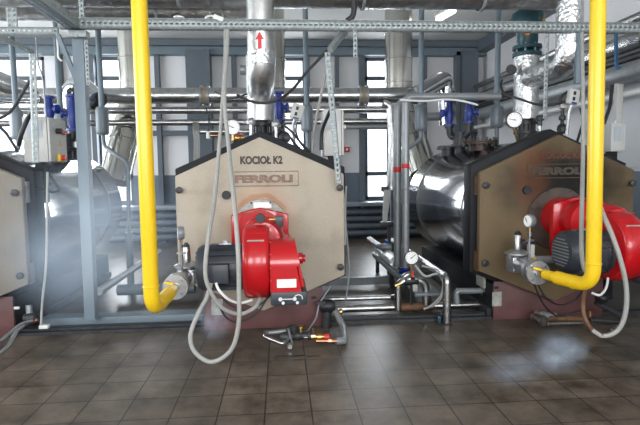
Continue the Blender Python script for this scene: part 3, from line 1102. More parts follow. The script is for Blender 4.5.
back_pipe(-60, 416, 95.5, 8.2, .122, 'thickest clad pipe across the back with two bolted couplings', joints=(205, 363))
back_pipe(-60, 392, 109.8, 8.35, .058, 'thinner bright pipe just under the thick clad pipe', CHROME)
back_pipe(-60, 392, 121.8, 8.35, .050, 'bright pipe crossing the middle of the rear windows', CHROME)
back_pipe(196, 262, 131, 7.9, .035, 'short thin pipe behind the gauge of the middle boiler', CHROME)
back_pipe(345, 392, 127.2, 8.5, .045, 'lowest short pipe above the tall white window', STEEL)
back_pipe(425, 452, 117, 8.0, .07, 'short flanged pipe left of the blue pump on the right boiler', STEEL)
a, b = P(342, 113.5, 8.6), P(392, 113.5, 8.6)
o = MB().perforated((a.x, 8.6, a.z), (1, 0, 0), (0, 0, 1), b.x - a.x, .05, .06, .03, .018).build('perforated_rail', GALV, solid=.004)
tag(o, 'thin perforated rail between rear pipes in front of the window', 'rail', 'hanging perforated rails')
# insulated elbows at the left
e1 = thing('insulated_elbow', 'polished insulated pipe elbow beside the grey post', 'pipe', P(80, 100, 7.7))
MB().tube([P(72, 130, 7.9), P(71, 90, 7.9), P(80, 84, 7.8), P(98, 101, 7.5)], .14, 28, bend=.16).build('jacket', CLAD, e1)
e2 = thing('insulated_pipe', 'slanting insulated pipe at the far left in front of the window', 'pipe', P(10, 90, 8.0))
MB().tube([P(-40, 66, 7.6), P(30, 93, 8.1)], .14, 28).build('jacket', PIPEC, e2)
MB().tube([P(-40, 95, 7.4), P(14, 99, 7.8), P(40, 99, 7.9)], .07, 20, bend=.2).build('side_pipe', PIPEC, e2)
e3 = thing('insulated_elbow', 'polished insulated pipe rising and bending behind the right boiler', 'pipe', P(450, 120, 8.0))
MB().tube([P(415, 96, 7.4), P(446, 77, 7.9), P(448, 125, 7.9)], .13, 28, bend=.2).build('jacket', CLAD, e3)

# grey twin uprights between the boilers
up = thing('grey_riser', 'front grey upright pipe turning right over the right boiler', 'pipe', P(404, 272, 6.2))
a, b, c = P(405.5, 272, 6.2), P(405.5, 98, 6.2), P(500, 96.5, 6.2)
b.x = a.x
b.z = c.z
MB().tube([a, b, c], .047, 20, bend=.10).build('pipe', STEEL, up)
MB().lathe([(0, .085), (.025, .085), (.03, .06), (.05, .085), (.07, .085)], (a.x, 6.2, a.z - .01), (0, 0, 1), 24).build('flange', BLUE, up)
for py in (168, 190):
    MB().lathe([(0, .048), (.004, .051), (.05, .051), (.054, .048)], P(405.5, py, 6.2), (0, 0, 1), 20, cap=False).build('red_band' if py == 168 else 'clamp', REDPL if py == 168 else STEEL, up)
up2 = thing('grey_riser', 'rear grey upright pipe just left of the blue-flanged one', 'pipe', P(397, 265, 6.4))
a, b = P(397.5, 266, 6.45), P(396, 105, 6.45)
MB().tube([(a.x, 6.45, a.z), (a.x, 6.45, b.z), (a.x + .2, 6.45, b.z + .1)], .050, 20, bend=.08).build('pipe', STEEL, up2)
MB().lathe([(0, .051), (.004, .054), (.06, .054), (.064, .051)], P(397.5, 172, 6.45), (0, 0, 1), 20, cap=False).build('red_band', REDPL, up2)
a, b = P(389, 104, 7.4), P(393, 186, 7.4)
o = MB().tube([P(383, 103, 7.4), P(390, 106, 7.4), P(392, 140, 7.4), P(391, 190, 7.4)], .055, 16, bend=.1).build('foil_pipe', FOIL)
tag(o, 'bright foil-covered pipe left of the grey uprights, ending in front of the window', 'pipe')
br = thing('pipe_bracket', 'pale steel bracket with a tapering leg in front of the tall window', 'bracket', P(385, 226, 7.4))
MB().box(P(388, 189, 7.4), (.20, .06, .07), bev=.005).build('arm', DARKST, br)
MB().prism([P(384, 190, 7.35), P(391, 190, 7.35), P(387, 222, 7.35), P(383, 222, 7.35)], (0, .05, 0)).build('leg', CABM, br)
MB().box(P(388, 224, 7.4), (.22, .14, .07), bev=.005).build('foot', DARKST, br)
q = P(389, 226, 7.4)
MB().box((q.x, q.y, q.z / 2), (.05, .05, q.z)).build('post', DARKST, br)
o = MB().box((P(384, 150, 7.5).x + .22, 7.9, 1.0), (.07, .07, 2.0)).build('support_post', COLM)
tag(o, 'dark slim post behind the twin grey uprights', 'post')

# ------------------------------------------------------------------ air vessels
AV = 'grey air vessels on ceiling pipes'


def vessel(px, pyt, pyb, Y, label, tail):
    a, b = P(px, pyt, Y), P(px, pyb, Y)
    h = a.z - b.z
    r = thing('air_vessel', label, 'vessel', b, AV)
    x = b.x
    z = b.z
    MB().lathe([(0, .03), (.0, .06), (.02, .082), (.05, .088), (h - .05, .088), (h - .02, .082), (h, .06), (h, .03)], (x, Y, z), (0, 0, 1), 28).build('tank', VESM, r)
    MB().tube([(x, Y, z + h - .01), (x, Y, 4.41)], .038, 16).build('vent_pipe', GREYP, r)
    if tail:
        pts = [V((x, Y, z + .01))] + [P(u, v_, yy) for u, v_, yy in tail]
        MB().tube(pts, .028, 14, bend=.08).build('drain_pipe', VESM, r)
    return r


vessel(103, 107, 135, 7.4, 'grey air vessel right of the grey post, its drain bending down along the polished shell', [(104, 146, 7.4), (128, 163, 7.0), (129, 236, 7.0)])
vessel(18, 110, 140, 7.4, 'grey air vessel at far left beside the left control cabinet', [(19, 165, 7.4)])
vessel(307, 105, 132, 7.4, 'grey air vessel behind the white thermostat box of the middle boiler', [(308, 150, 7.4)])
vessel(421, 105, 131, 7.2, 'grey air vessel left of the blue pump, over the right polished shell', [(421, 139, 7.2), (402, 153, 7.2)])
vessel(496.5, 106, 128, 6.7, 'grey air vessel just left of the gauge on the right boiler', [(497, 140, 6.7)])
vessel(62, 108, 140, 7.6, 'grey air vessel behind the knobs of the left control cabinet', [(62, 160, 7.6)])
o = MB().tube([P(129, 232, 7.0), P(131, 286, 7.0)], .048, 16).build('drain_sleeve', VESM)
tag(o, 'grey sleeve pipe at the lower end of the drain left of the yellow pipe', 'pipe')


# ------------------------------------------------------------------ blue valves and pumps on top of the boilers
def blue_valve(px, py0, py1, Y, label, side=1):
    a, b = P(px, py0, Y), P(px, py1, Y)
    r = thing('blue_valve', label, 'valve', b, 'blue valves above the boilers')
    h = a.z - b.z
    x, z = b.x, b.z
    MB().lathe([(0, .075), (.025, .075), (.026, .04), (h * .3, .058), (h * .5, .062), (h * .7, .045), (h - .03, .04), (h - .025, .07), (h, .07)], (x, Y, z), (0, 0, 1), 24).build('valve_body', BLUE, r)
    MB().lathe([(0, .03), (.09, .03), (.095, .055), (.12, .055)], (x, Y, z + h * .48), (side, -.3, 0), 18).build('handwheel_stem', BLUE, r)
    MB().lathe([(0, .06), (.03, .06)], (x, Y, z - .032), (0, 0, 1), 20).build('flange', BLACK, r)
    return r


blue_valve(449, 100, 126, 6.9, 'left blue valve above the right boiler', -1)
blue_valve(469, 101, 123, 6.7, 'right blue valve above the right boiler, beside the grey horizontal pipe', 1)
blue_valve(279, 92, 122, 6.3, 'tall dark blue valve right of the silver riser on the middle boiler', 1)
blue_valve(50, 96, 122, 6.3, 'blue valve behind the left control cabinet', 1)
blue_valve(73, 95, 131, 6.3, 'tall blue valve beside the grey post over the left boiler', -1)


def manifold(pts, r, stub, label):
    t = thing('boiler_manifold', label, 'pipe', stub, 'black manifolds on the boilers')
    MB().tube(pts, r, 16, bend=.1).build('bend', BLACK, t)
    s = V(stub)
    MB().lathe([(0, .07), (.10, .07), (.101, .13), (.13, .13), (.135, .13), (.14, .09), (.30, .085)], s, (0, 0, 1), 24).build('stub', BLACK, t)
    return t


manifold([P(449, 127, 6.9), P(450, 136, 6.9), P(458, 139, 6.8), P(468, 135, 6.7), P(469, 124, 6.7)], .045, (P(460, 140, 6.8).x, 6.8, 1.76), 'black U-bend joining the two blue valves on the right boiler')
o = MB().lathe([(0, .10), (.10, .10), (.101, .17), (.15, .17)], (P(447, 140, 7.1).x + .02, 7.1, 1.74), (0, 0, 1), 28).build('inspection_neck', BLACK)
tag(o, 'black inspection neck on the right polished shell, left of the U-bend', 'hatch')
o = MB().lathe([(0, .12), (.10, .12), (.101, .17), (.13, .17), (.131, .09), (.24, .085), (.241, .13), (.27, .13)], (P(68, 160, 6.8).x, 6.8, 1.74), (0, 0, 1), 28).build('inspection_neck', BLACK)
tag(o, 'black flanged neck on the left boiler shell under the control cabinet knobs', 'hatch')
hp = thing('hatch_plate', 'rusty brown flange plates on top of the right shell near the air vessel', 'hatch', P(483, 146, 6.1))
xx = P(480, 140, 6.1).x
MB().lathe([(0, .13), (.08, .13), (.08, .22), (.10, .22), (.103, .19), (.105, .22), (.125, .22)], (xx, 6.1, 1.78), (0, 0, 1), 32).build('flange_plate', mat('rusty_dark_plate', (.075, .05, .04), .5, .4, noise=.4, nscale=12), hp)
for k in range(12):
    a = k * PI / 6
    MB().cyl((xx + .20 * math.cos(a), 6.1 + .20 * math.sin(a), 1.84), (xx + .20 * math.cos(a), 6.1 + .20 * math.sin(a), 1.94), .014, 6).build('nut', DARKST, hp)
MB().lathe([(0, .03), (.06, .028), (.10, .05), (.13, .03)], (xx - .10, 6.05, 1.90), (0, 0, 1), 16).build('vent_cap', BLACK, hp)
manifold([P(73, 132, 6.3), P(73, 139, 6.3), P(66, 142, 6.3)], .04, (P(66, 140, 6.3).x, 6.3, 1.74), 'black elbow under the tall blue valve on the left boiler')
manifold([P(280, 123, 6.3), P(281, 131, 6.3), P(274, 134, 6.3)], .04, (P(274, 130, 6.3).x, 6.3, 1.74), 'black elbow under the blue valve on the middle boiler')
# small fittings around the middle stub
for px, py, lab in ((251, 122, 'small grey air vent left of the black flange on the middle boiler'), (276, 124, 'small grey air vent right of the black flange on the middle boiler')):
    a = P(px, py, 5.6)
    t = thing('air_vent', lab, 'valve', a, 'small vents on the middle boiler')
    MB().lathe([(0, .018), (.06, .018), (.065, .045), (.10, .05), (.12, .03), (.14, .02)], a - V((0, 0, .09)), (0, 0, 1), 18).build('cap', CAST, t)
    MB().tube([a - V((0, 0, .08)), a - V((0, 0, .25))], .016, 10).build('stem', CAST, t)
    MB().box(a + V((0, -.04, -.02)), (.012, .03, .02)).build('lever', BLACK, t)
for px, py in ((540, 118),):
    a = P(px, py, 5.6)
    t = thing('air_vent', 'dark air vent right of the jacketed riser on the right boiler', 'valve', a)
    MB().lathe([(0, .025), (.06, .025), (.065, .045), (.10, .05), (.12, .03)], a - V((0, 0, .09)), (0, 0, 1), 18).build('cap', DARKST, t)
    MB().tube([a - V((0, 0, .08)), a - V((0, 0, .3))], .018, 10).build('stem', CHROME, t)
a = P(562, 130, 5.4)
t = thing('level_sensor', 'hanging black ball sensor over the right door peak', 'sensor', a)
MB().lathe([(0, .01), (.02, .045), (.06, .055), (.10, .045), (.12, .02), (.15, .018), (.16, .035), (.20, .035), (.21, .02), (.30, .018)], a - V((0, 0, .05)), (0, 0, 1), 20).build('bulb', BLACK, t)
MB().box(a + V((0.01, 0, .26)), (.09, .06, .05), bev=.008).build('head', CABM, t)
MB().tube([a + V((0, 0, .28)), P(560, 104, 5.4), P(563, 95, 5.4), P(572, 90, 5.4)], .014, 10, smooth=5).build('lead', CABLEM, t)


# ------------------------------------------------------------------ gauges
def gauge(c, r, label, tail, col=STEEL, needle=2.6):
    t = thing('pressure_gauge', label, 'gauge', c, 'round white dial gauges')
    c = V(c)
    ax = V((0 - c.x, -c.y, 0)).normalized() * .35 + V((0, -1, 0)) * .65
    ax.normalize()
    g = MB().lathe([(0, r * .7), (.005, r), (.04, r * 1.03), (.048, r * 1.0), (.048, r * .92), (.044, r * .92)], c - ax * .03, ax, 36, cap=False)
    g.lathe([(0, .002), (.001, r * .7)], c - ax * .03, ax, 36, cap=False)
    g.build('case', col, t)
    MB().cyl(c + ax * .010, c + ax * .0135, r * .93, 36).build('dial', PAPER, t)
    sd = V((0, 0, 1)).cross(ax).normalized()
    up_ = ax.cross(sd)
    sd = -sd if sd.x < 0 else sd
    tk = MB()
    for k in range(11):
        a = math.radians(225 - k * 27)
        d = sd * math.cos(a) + up_ * math.sin(a)
        tk.tube([c + ax * .0145 + d * r * .72, c + ax * .0145 + d * r * .84], .0022, 4)
    tk.build('scale_marks', BLACK, t)
    d = sd * math.cos(needle) + up_ * math.sin(needle)
    MB().tube([c + ax * .017 - d * r * .25, c + ax * .017 + d * r * .68], .003, 5).cyl(c + ax * .013, c + ax * .02, r * .08, 10).build('needle', BLACK, t)
    MB().tube([c - V((0, -.01, r * .98))] + [V(q) for q in tail], .012, 10).build('stem', BRASS, t)
    return t


g2 = P(232.5, 127.3, 5.0)
gauge(g2, .072, 'round white gauge over the left slope of the middle beige door', [g2 + V((.0, .01, -.12)), g2 + V((.14, .5, -.20))], needle=2.75)
g3 = P(514, 120, 5.2)
gauge(g3, .083, 'round white gauge at the left peak of the right dark frame', [g3 + V((.03, .02, -.13)), g3 + V((.07, .05, -.24))], RUB, needle=2.95)
g4 = P(411.5, 257.5, 5.22)
gauge(g4, .073, 'round white gauge standing over the pipework between the boilers', [g4 + V((0, .01, -.11)), g4 + V((0, .02, -.25))], RUB, needle=.7)
o = thing('ball_valve', 'small brass ball valve behind the gauge of the middle boiler', 'valve', P(238, 139, 5.3))
a = P(238, 138, 5.3)
MB().lathe([(0, .025), (.02, .025), (.03, .035), (.07, .035), (.08, .02), (.11, .02)], a - V((.05, 0, 0)), (1, 0, 0), 14).build('body', BRASS, o)
MB().box(a + V((.02, -.02, .035)), (.06, .015, .012)).build('handle', REDPL, o)
MB().cyl(a - V((.01, 0, 0)), a - V((.01, 0, .05)), .012, 8).build('stem', BRASS, o)
o = thing('junction_box', 'tiny white sensor box hanging from the short pipe left of the gauge', 'box', P(208, 134, 7.8))
a = P(208, 135, 7.8)
MB().box(a, (.05, .05, .11), bev=.01).build('housing', WHITE, o)
MB().cyl(a + V((.03, 0, -.01)), a + V((.16, 0, -.01)), .02, 10).build('copper_probe', COPPER, o)
MB().tube([a + V((0, 0, .05)), P(209, 118, 7.8), P(206, 108, 8.0), P(206, 104, 8.1)], .01, 8, smooth=4).build('lead', CABLEM, o)
o = MB()
for i in range(4):
    o.tube([P(193.5 + i * 1.6, 122, 8.33), P(193.5 + i * 1.6, 131, 7.85), P(194.5 + i * 1.6, 142, 7.85), P(194 + i * 1.7, 162, 7.85)], .012, 6, smooth=4)
o = o.build('bundled_cables', HOSEM)
tag(o, 'bundle of pale cables hanging behind the left slope of the middle door', 'cable', kind='stuff')

# ------------------------------------------------------------------ control cabinets
def cabinet(x0, x1, y0, y1, z0, z1, label, face, drop=.42):
    r = thing('control_cabinet', label, 'cabinet', ((x0 + x1) / 2, (y0 + y1) / 2, z0), 'control cabinets at the boilers')
    MB().box(((x0 + x1) / 2, (y0 + y1) / 2, (z0 + z1) / 2), (x1 - x0, y1 - y0, z1 - z0), bev=.008).build('housing', CABM, r)
    dx = x1 + .014
    dr = MB().box((dx, (y0 + y1) / 2, (z0 + z1) / 2), (.022, y1 - y0 - .01, z1 - z0 - .01), bev=.006).build('door', CABM, r)
    ym = (y0 + y1) / 2
    if face:
        kx = dx + .012
        k = MB()
        k.cyl((kx, ym - .04, z1 - .13), (kx + .05, ym - .04, z1 - .13), .028, 16)
        k.build('black_switch', RUB, dr)
        MB().cyl((kx, ym + .05, z1 - .13), (kx + .03, ym + .05, z1 - .13), .022, 14).cyl((kx, ym + .11, z1 - .14), (kx + .03, ym + .11, z1 - .14), .020, 14).build('red_lamp', REDPL, dr)
        MB().prism([(kx, ym - .0, z1 - .28), (kx, ym + .07, z1 - .28), (kx, ym + .035, z1 - .22)], (.003, 0, 0)).build('warning_sticker', mat('amber_sticker', (.75, .42, .04), .5), dr)
        es = MB().box((kx + .012, ym + .0, z1 - .40), (.03, .10, .075), bev=.006).build('isolator', YEL, dr)
        MB().cyl((kx + .02, ym + .0, z1 - .40), (kx + .06, ym + .0, z1 - .40), .028, 16).build('isolator_knob', REDPL, es)
    else:
        MB().box((dx + .014, ym, z0 + .34), (.006, .03, .05)).box((dx + .014, ym, z0 + .12), (.006, .03, .05)).build('latches', WHITE, dr)
    MB().box(((x0 + x1) / 2, y0 - .003, z1 - .12), ((x1 - x0) * .62, .006, .17)).build('window_label', mat('bluish_label', (.42, .46, .50), .4), r)
    MB().box(((x0 + x1) / 2, y0 + .10, z0 + .01 - drop / 2), (.08, .10, drop)).build('bracket', FRAMEM, r)
    return r


cabinet(-2.53, -2.30, 5.22, 5.62, 1.685, 2.13, 'left control cabinet with switches on its side and red knob, over the left boiler', 1)
cabinet(.44, .625, 5.22, 5.60, 1.715, 2.19, 'control cabinet over the right slope of the middle boiler door', 0)
cabinet(P(603, 140, 5.7).x, P(615, 140, 5.7).x, 5.55, 5.95, 1.74, 2.06, 'small control cabinet seen right of the right yellow pipe', 0, 1.75)


def thermostat(px, py, Y, rot, label):
    a = P(px, py, Y)
    r = thing('thermostat_box', label, 'thermostat', a - V((0, 0, .09)), 'thermostat boxes')
    R = RY(rot) @ RZ(.15)
    MB().box(a, (.125, .06, .165), rot=R, bev=.012).build('case', CABM, r)
    k = MB()
    for dz in (.035, -.025):
        k.box(a + R @ V((-.012, -.034, dz)), (.026, .012, .036), rot=R)
    k.build('buttons', RUB, r)
    MB().box(a + R @ V((0, -.034, -.068)), (.06, .008, .018), rot=R).build('blue_mark', BLUE, r)
    MB().tube([a + R @ V((0, 0, -.08)), a + R @ V((0, .02, -.15)), a + V((-.03, .05, -.40))], .018, 10).build('pocket', CAST, r)
    return r


thermostat(297, 112, 5.45, .28, 'tilted white thermostat box over the right slope of the middle door')
thermostat(573, 97, 5.3, .15, 'white thermostat box left of the right yellow pipe')

# ------------------------------------------------------------------ flexible conduits and cables
def hose(pts, r, name, label, cat, M=HOSEM, group=None, seg=10, sm=7):
    o = MB().tube([P(*q) for q in pts], r, seg, smooth=sm).build(name, M)
    tag(o, label, cat, group)
    return o


CG = 'grey flexible conduits at the burners'
cz = [(225.5, 30, 4.88), (225, 60, 4.8), (223, 95, 4.6), (219, 150, 4.4), (214.5, 200, 4.1), (208, 240, 3.86), (205.5, 275, 3.82), (213, 296, 3.85), (224, 309, 3.9), (240, 314, 3.95), (254, 308, 3.95), (260, 299, 4.02)]
hose(cz, .0165, 'conduit', 'left strand of grey conduit falling from the channel and looping under the red burner', 'conduit', group=CG)
cz = [(228, 30, 4.85), (226.5, 60, 4.75), (224.5, 100, 4.5), (229, 150, 4.3), (234, 200, 3.9), (238, 250, 3.74), (239, 290, 3.74), (238.5, 325, 3.74), (231, 350, 3.76), (212, 362, 3.78), (195, 352, 3.8), (190.5, 335, 3.82), (199, 312, 3.85), (207, 297, 3.88), (211, 283, 3.9)]
hose(cz, .0175, 'conduit', 'right strand of grey conduit hanging in a long loop almost to the floor', 'conduit', group=CG)
hose([(216, 283, 3.9), (219, 290, 3.88), (228, 299, 3.9), (240, 303, 3.95), (252, 300, 4.0)], .011, 'conduit', 'short white cable curving from the motor to the red burner', 'cable', WHITE)
hose([(217, 300, 3.95), (225, 316, 3.96), (237, 322, 3.97), (255, 315, 3.98), (266, 300, 4.0)], .008, 'black_cable', 'thin black cable sagging lowest under the middle red burner', 'cable', CABLEM, 'black cables')
hose([(222, 297, 4.0), (232, 306, 4.0), (250, 310, 4.0), (262, 303, 4.0), (272, 294, 4.05)], .007, 'black_cable', 'thin black cable behind the conduit loop under the red burner', 'cable', CABLEM, 'black cables')
hose([(582, 33, 4.85), (583, 90, 4.5), (583, 150, 4.2), (582, 200, 3.75), (581.5, 245, 3.72), (584, 268, 3.72), (591, 277, 3.78)], .0165, 'conduit', 'grey conduit hanging straight left of the right yellow pipe', 'conduit', group=CG)
hose([(586, 110, 4.6), (590, 160, 4.2), (600, 205, 3.75), (612, 235, 3.55), (621, 262, 3.5), (626.5, 290, 3.5), (625, 315, 3.52), (617, 331, 3.55), (603, 336, 3.58), (592, 330, 3.6)], .0175, 'conduit',
     'pale conduit looping below the cut-off red burner at the right edge', 'conduit', group=CG)
hose([(603, 336, 3.58), (594, 332, 3.6), (585, 318, 3.63), (583, 302, 3.68), (585, 290, 3.75)], .0172, 'conduit', 'rusty brown end of the conduit loop under the right yellow elbow', 'conduit', RUST)
hose([(592, 293, 3.9), (600, 295, 3.9), (606, 288, 3.95), (608, 278, 4.0)], .010, 'white_cable', 'small white cable curl right of the right yellow elbow', 'cable', WHITE)
hose([(538, 284, 4.3), (546, 298, 4.35), (560, 305, 4.4), (575, 300, 4.4), (584, 288, 4.3)], .008, 'black_cable', 'black cable sagging below the right yellow leg, upper of two', 'cable', CABLEM, 'black cables')
hose([(534, 284, 4.3), (544, 305, 4.4), (558, 316, 4.5), (575, 312, 4.5), (586, 310, 4.6), (583, 318, 4.74)], .008, 'black_cable', 'black cable sagging below the right yellow leg, lower of two', 'cable', CABLEM, 'black cables')
hose([(47.5, 172, 4.86), (47, 220, 4.84), (46, 265, 4.84), (42.5, 300, 4.84), (41, 325, 4.84)], .011, 'conduit', 'thin pale rod hanging down the edge of the left boiler', 'conduit')
o = MB().box(P(44.5, 326.5, 4.84), (.085, .06, .035), bev=.008).build('junction_plug', WHITE)
tag(o, 'white plug lying at the foot of the thin pale rod', 'plug')
hose([(-6, 346, 4.2), (8, 335, 4.5), (20, 325, 4.7), (32, 321, 4.9)], .016, 'conduit', 'upper of two grey tubes on the floor at far left', 'conduit', STEEL, 'floor tubes at far left')
hose([(-6, 360, 3.9), (8, 346, 4.3), (17, 331, 4.6), (27, 323, 4.86)], .018, 'conduit', 'lower of two grey tubes on the floor at far left', 'conduit', STEEL, 'floor tubes at far left')
hose([(247, 94, 5.2), (232, 98, 5.2), (215, 92, 5.5)], .010, 'black_cable', 'black cable clipped left of the silver riser', 'cable', CABLEM, 'black cables')
hose([(237, 95, 4.9), (250, 101, 4.88), (264, 103, 4.86), (279, 99, 4.88), (292, 90, 4.95), (306, 73, 5.0), (321, 57, 5.0), (330, 48, 5.0)], .014, 'black_cable',
     'thick black cable drooping across the silver riser up to the slanting bracket', 'cable', CABLEM, 'black cables')
hose([(333, 105, 4.85), (327, 118, 5.0), (322, 132, 5.15), (321, 150, 5.18)], .018, 'black_cable', 'black cable curving down the front of the middle control cabinet', 'cable', CABLEM, 'black cables')
hose([(326, 70, 5.0), (320, 100, 5.1), (316, 120, 5.2), (313, 140, 5.3), (312, 156, 5.3)], .014, 'conduit', 'pale cable left of the middle control cabinet', 'cable', HOSEM)
hose([(282, 124, 5.4), (292, 132, 5.35), (301, 143, 5.3), (310, 152, 5.2)], .012, 'black_cable', 'black cable running down the right slope of the middle door, upper', 'cable', CABLEM, 'black cables')
hose([(280, 128, 5.3), (289, 136, 5.3), (296, 145, 5.25), (304, 152, 5.15)], .012, 'black_cable', 'black cable running down the right slope of the middle door, lower', 'cable', CABLEM, 'black cables')
hose([(297, 122, 5.3), (296, 132, 5.3), (300, 142, 5.25), (307, 151, 5.2)], .010, 'black_cable', 'thin black cable below the tilted thermostat box', 'cable', CABLEM, 'black cables')
o = MB().lathe([(0, .02), (.01, .055), (.05, .06), (.07, .03)], P(286, 138, 5.3), (-.3, -1, .1), 20).build('dial_thermometer', BLACK)
tag(o, 'black round thermometer back near the peak of the middle door', 'gauge')
hose([(502, 80, 5.6), (501, 86, 5.5), (506, 95, 5.4), (520, 99, 5.35), (535, 104, 5.3), (550, 105, 5.2), (565, 102, 5.2)], .013, 'black_cable', 'black cable drooping across the jacketed riser of the right boiler', 'cable', CABLEM, 'black cables')
hose([(400, 100, 6.1), (425, 101, 6.1), (446, 99.5, 6.1), (462, 101, 6.1), (478, 105, 6.0)], .013, 'white_cable', 'white cable lying along the grey horizontal pipe over the right boiler', 'cable', WHITE)
hose([(33, 110, 5.0), (27, 120, 5.05), (21, 135, 5.05), (19, 145, 5.1)], .022, 'black_cable', 'thick black cable bowing in front of the left control cabinet', 'cable', CABLEM, 'black cables')
hose([(49, 174, 4.9), (55, 183, 4.9), (59, 190, 4.9), (52, 192, 4.97), (45, 190, 5.02), (38, 187, 5.05), (32, 186, 5.12)], .013, 'black_cable', 'black cable hook at the left boiler frame', 'cable', CABLEM, 'black cables')
hose([(31, 78, 5.6), (22, 94, 5.6), (10, 112, 5.6), (-6, 120, 5.6), (-30, 124, 5.6)], .016, 'black_cable', 'black cable slanting across the upper left window', 'cable', CABLEM, 'black cables')
hose([(-14, 115, 5.6), (4, 131, 5.6), (10, 139, 5.6), (18, 152, 5.6)], .016, 'black_cable', 'black cable slanting down at the far left edge', 'cable', CABLEM, 'black cables')
hose([(36, 36, 5.36), (38, 62, 5.3), (42, 75, 5.3), (44, 90, 5.3), (46, 117, 5.3)], .008, 'conduit', 'pale cable right of the left hanging perforated rail', 'cable', STEEL)
hose([(57, 34, 5.36), (58, 48, 5.3), (58.5, 57, 5.3), (62, 61, 5.3)], .010, 'conduit', 'short pale cable hooked under the short left channel', 'cable', WHITE)
hose([(354, 0, 4.95), (354, 10, 4.95), (352, 17, 4.95), (347, 21, 4.95)], .028, 'black_cable', 'thick black cable dropping from the top edge onto the long channel', 'cable', CABLEM, 'black cables')
hose([(346, 186, 5.0), (345.5, 220, 5.0), (348, 250, 5.0), (349, 275, 5.0), (345, 305, 5.0)], .011, 'conduit', 'thin grey conduit hanging right of the middle boiler door', 'conduit', STEEL, CG)
hose([(342, 184, 4.95), (344.5, 210, 4.95), (345, 245, 4.95)], .014, 'conduit', 'second grey conduit close to the right edge of the middle door', 'conduit', HOSEM, CG)
o = thing('cable_plug', 'white plug with its lead lying on top of the long channel', 'plug', P(218, 22, 4.95))
MB().box(P(218.5, 18.5, 4.95), (.10, .05, .045), rot=RY(.35), bev=.01).build('plug', WHITE, o)
MB().tube([P(215, 17, 4.95), P(210, 16, 4.95), P(205.5, 18, 4.95), P(207, 22, 4.95)], .010, 8, smooth=6).build('lead', WHITE, o)
o = MB().lathe([(0, .01), (.012, .05), (.022, .052), (.03, .02)], V((P(179, 21, 4.96).x, 4.96, zt + .09)), (0, 0, 1), 20).build('plastic_disc', WHITE)
tag(o, 'small white disc cap on the long channel near the yellow pipe', 'cap')

# ------------------------------------------------------------------ fire box, back-wall ornaments
o = thing('fire_call_point', 'small red call point on the white wall left of the tall window', 'call point', P(347, 150, 11.55))
a = P(347, 149.5, 11.55)
MB().box((a.x, 11.57, a.z), (.12, .06, .12), bev=.01).build('red_box', REDPL, o)
MB().box((a.x + .0, 11.535, a.z), (.04, .01, .05)).build('press_plate', WHITE, o)
MB().cyl(P(333, 107, 8.3), P(333, 104, 8.3), .03, 10).build('red_plug', REDPL)
tag(bpy.data.objects['red_plug'], 'tiny red cap on the thinner rear pipe', 'cap')
# pipe radiator with sill board under the rear windows
rd = thing('pipe_radiator', 'dark register of stacked heating pipes under the rear windows', 'radiator', (2.0, 11.25, .03))
for k in range(4):
    MB().tube([(-7.5, 11.25, .14 + k * .16), (3.6, 11.25, .14 + k * .16)], .062, 18).build('heating_tube', COLM, rd)
for xx in (-7.4, -5, -2.6, -.2, 1.25, 3.5):
    MB().box((xx, 11.34, .36), (.05, .06, .72)).build('standoff', COLM, rd)
o = MB().box((-1.9, 11.32, .80), (11.6, .48, .09), bev=.008).build('window_sill', mat('grey_sill', (.27, .31, .35), .3))
o['kind'] = 'structure'
o.name = 'trim_sill'

# ------------------------------------------------------------------ pipework between the boilers
bn = thing('pipe_tray', 'grey pipe tray on the floor running back between the middle and right boilers', 'tray', (1.45, 6.5, 0))
xL, xR = 1.30, 1.60
MB().box((1.53, 6.40, .24), (.30, 2.5, .03), bev=.004).box((1.39, 6.40, .265), (.02, 2.5, .05)).build('tray_plate', BENCHM, bn)
for yy in (5.45, 6.5, 7.5):
    MB().box((1.43, yy, .115), (.05, .05, .225)).build('leg', BLACK, bn)
    MB().box((1.62, yy, .115), (.05, .05, .225)).build('leg', BLACK, bn)
fp = thing('tray_pipes', 'foil-wrapped pipe with valve lying at the far end of the pipe tray', 'pipe', (1.30, 7.5, .26))
MB().tube([(1.49, 7.6, .35), (1.49, 6.5, .34)], .085, 20).build('jacket', FOIL, fp)
MB().tube([(1.37, 7.85, .47), (1.39, 7.1, .46), (1.55, 7.05, .46)], .045, 14, bend=.08).build('side_pipe', STEEL, fp)
a = P(387, 246, 7.4)
MB().lathe([(0, .05), (.03, .06), (.10, .055), (.12, .03), (.16, .03)], a - V((0, 0, .07)), (0, 0, 1), 18).build('blue_valve_head', mat('bright_blue_paint', (.02, .13, .42), .4), fp)
MB().lathe([(0, .047), (.05, .047)], (1.375, 7.6, .467), (0, 1, 0), 14, cap=False).build('red_band', REDPL, fp)
# second pipe of the tray and long pipes along the right base
up3 = thing('stand_pipe', 'silver stand pipe on the floor that turns back beside the pipe tray', 'pipe', (P(447, 300, 4.9).x, 4.90, 0))
sx_ = P(447, 300, 4.9).x
MB().tube([(sx_, 4.90, .015), (sx_, 4.90, .475), (sx_ + .04, 7.6, .475)], .040, 18, bend=.07).build('pipe', CHROME, up3)
MB().lathe([(0, .06), (.012, .06)], (sx_, 4.90, 0.0), (0, 0, 1), 18).build('floor_plate', DARKST, up3)
MB().box((sx_ - .075, 4.92, .045), (.04, .04, .07), bev=.01).build('blue_cock', TEAL, up3)
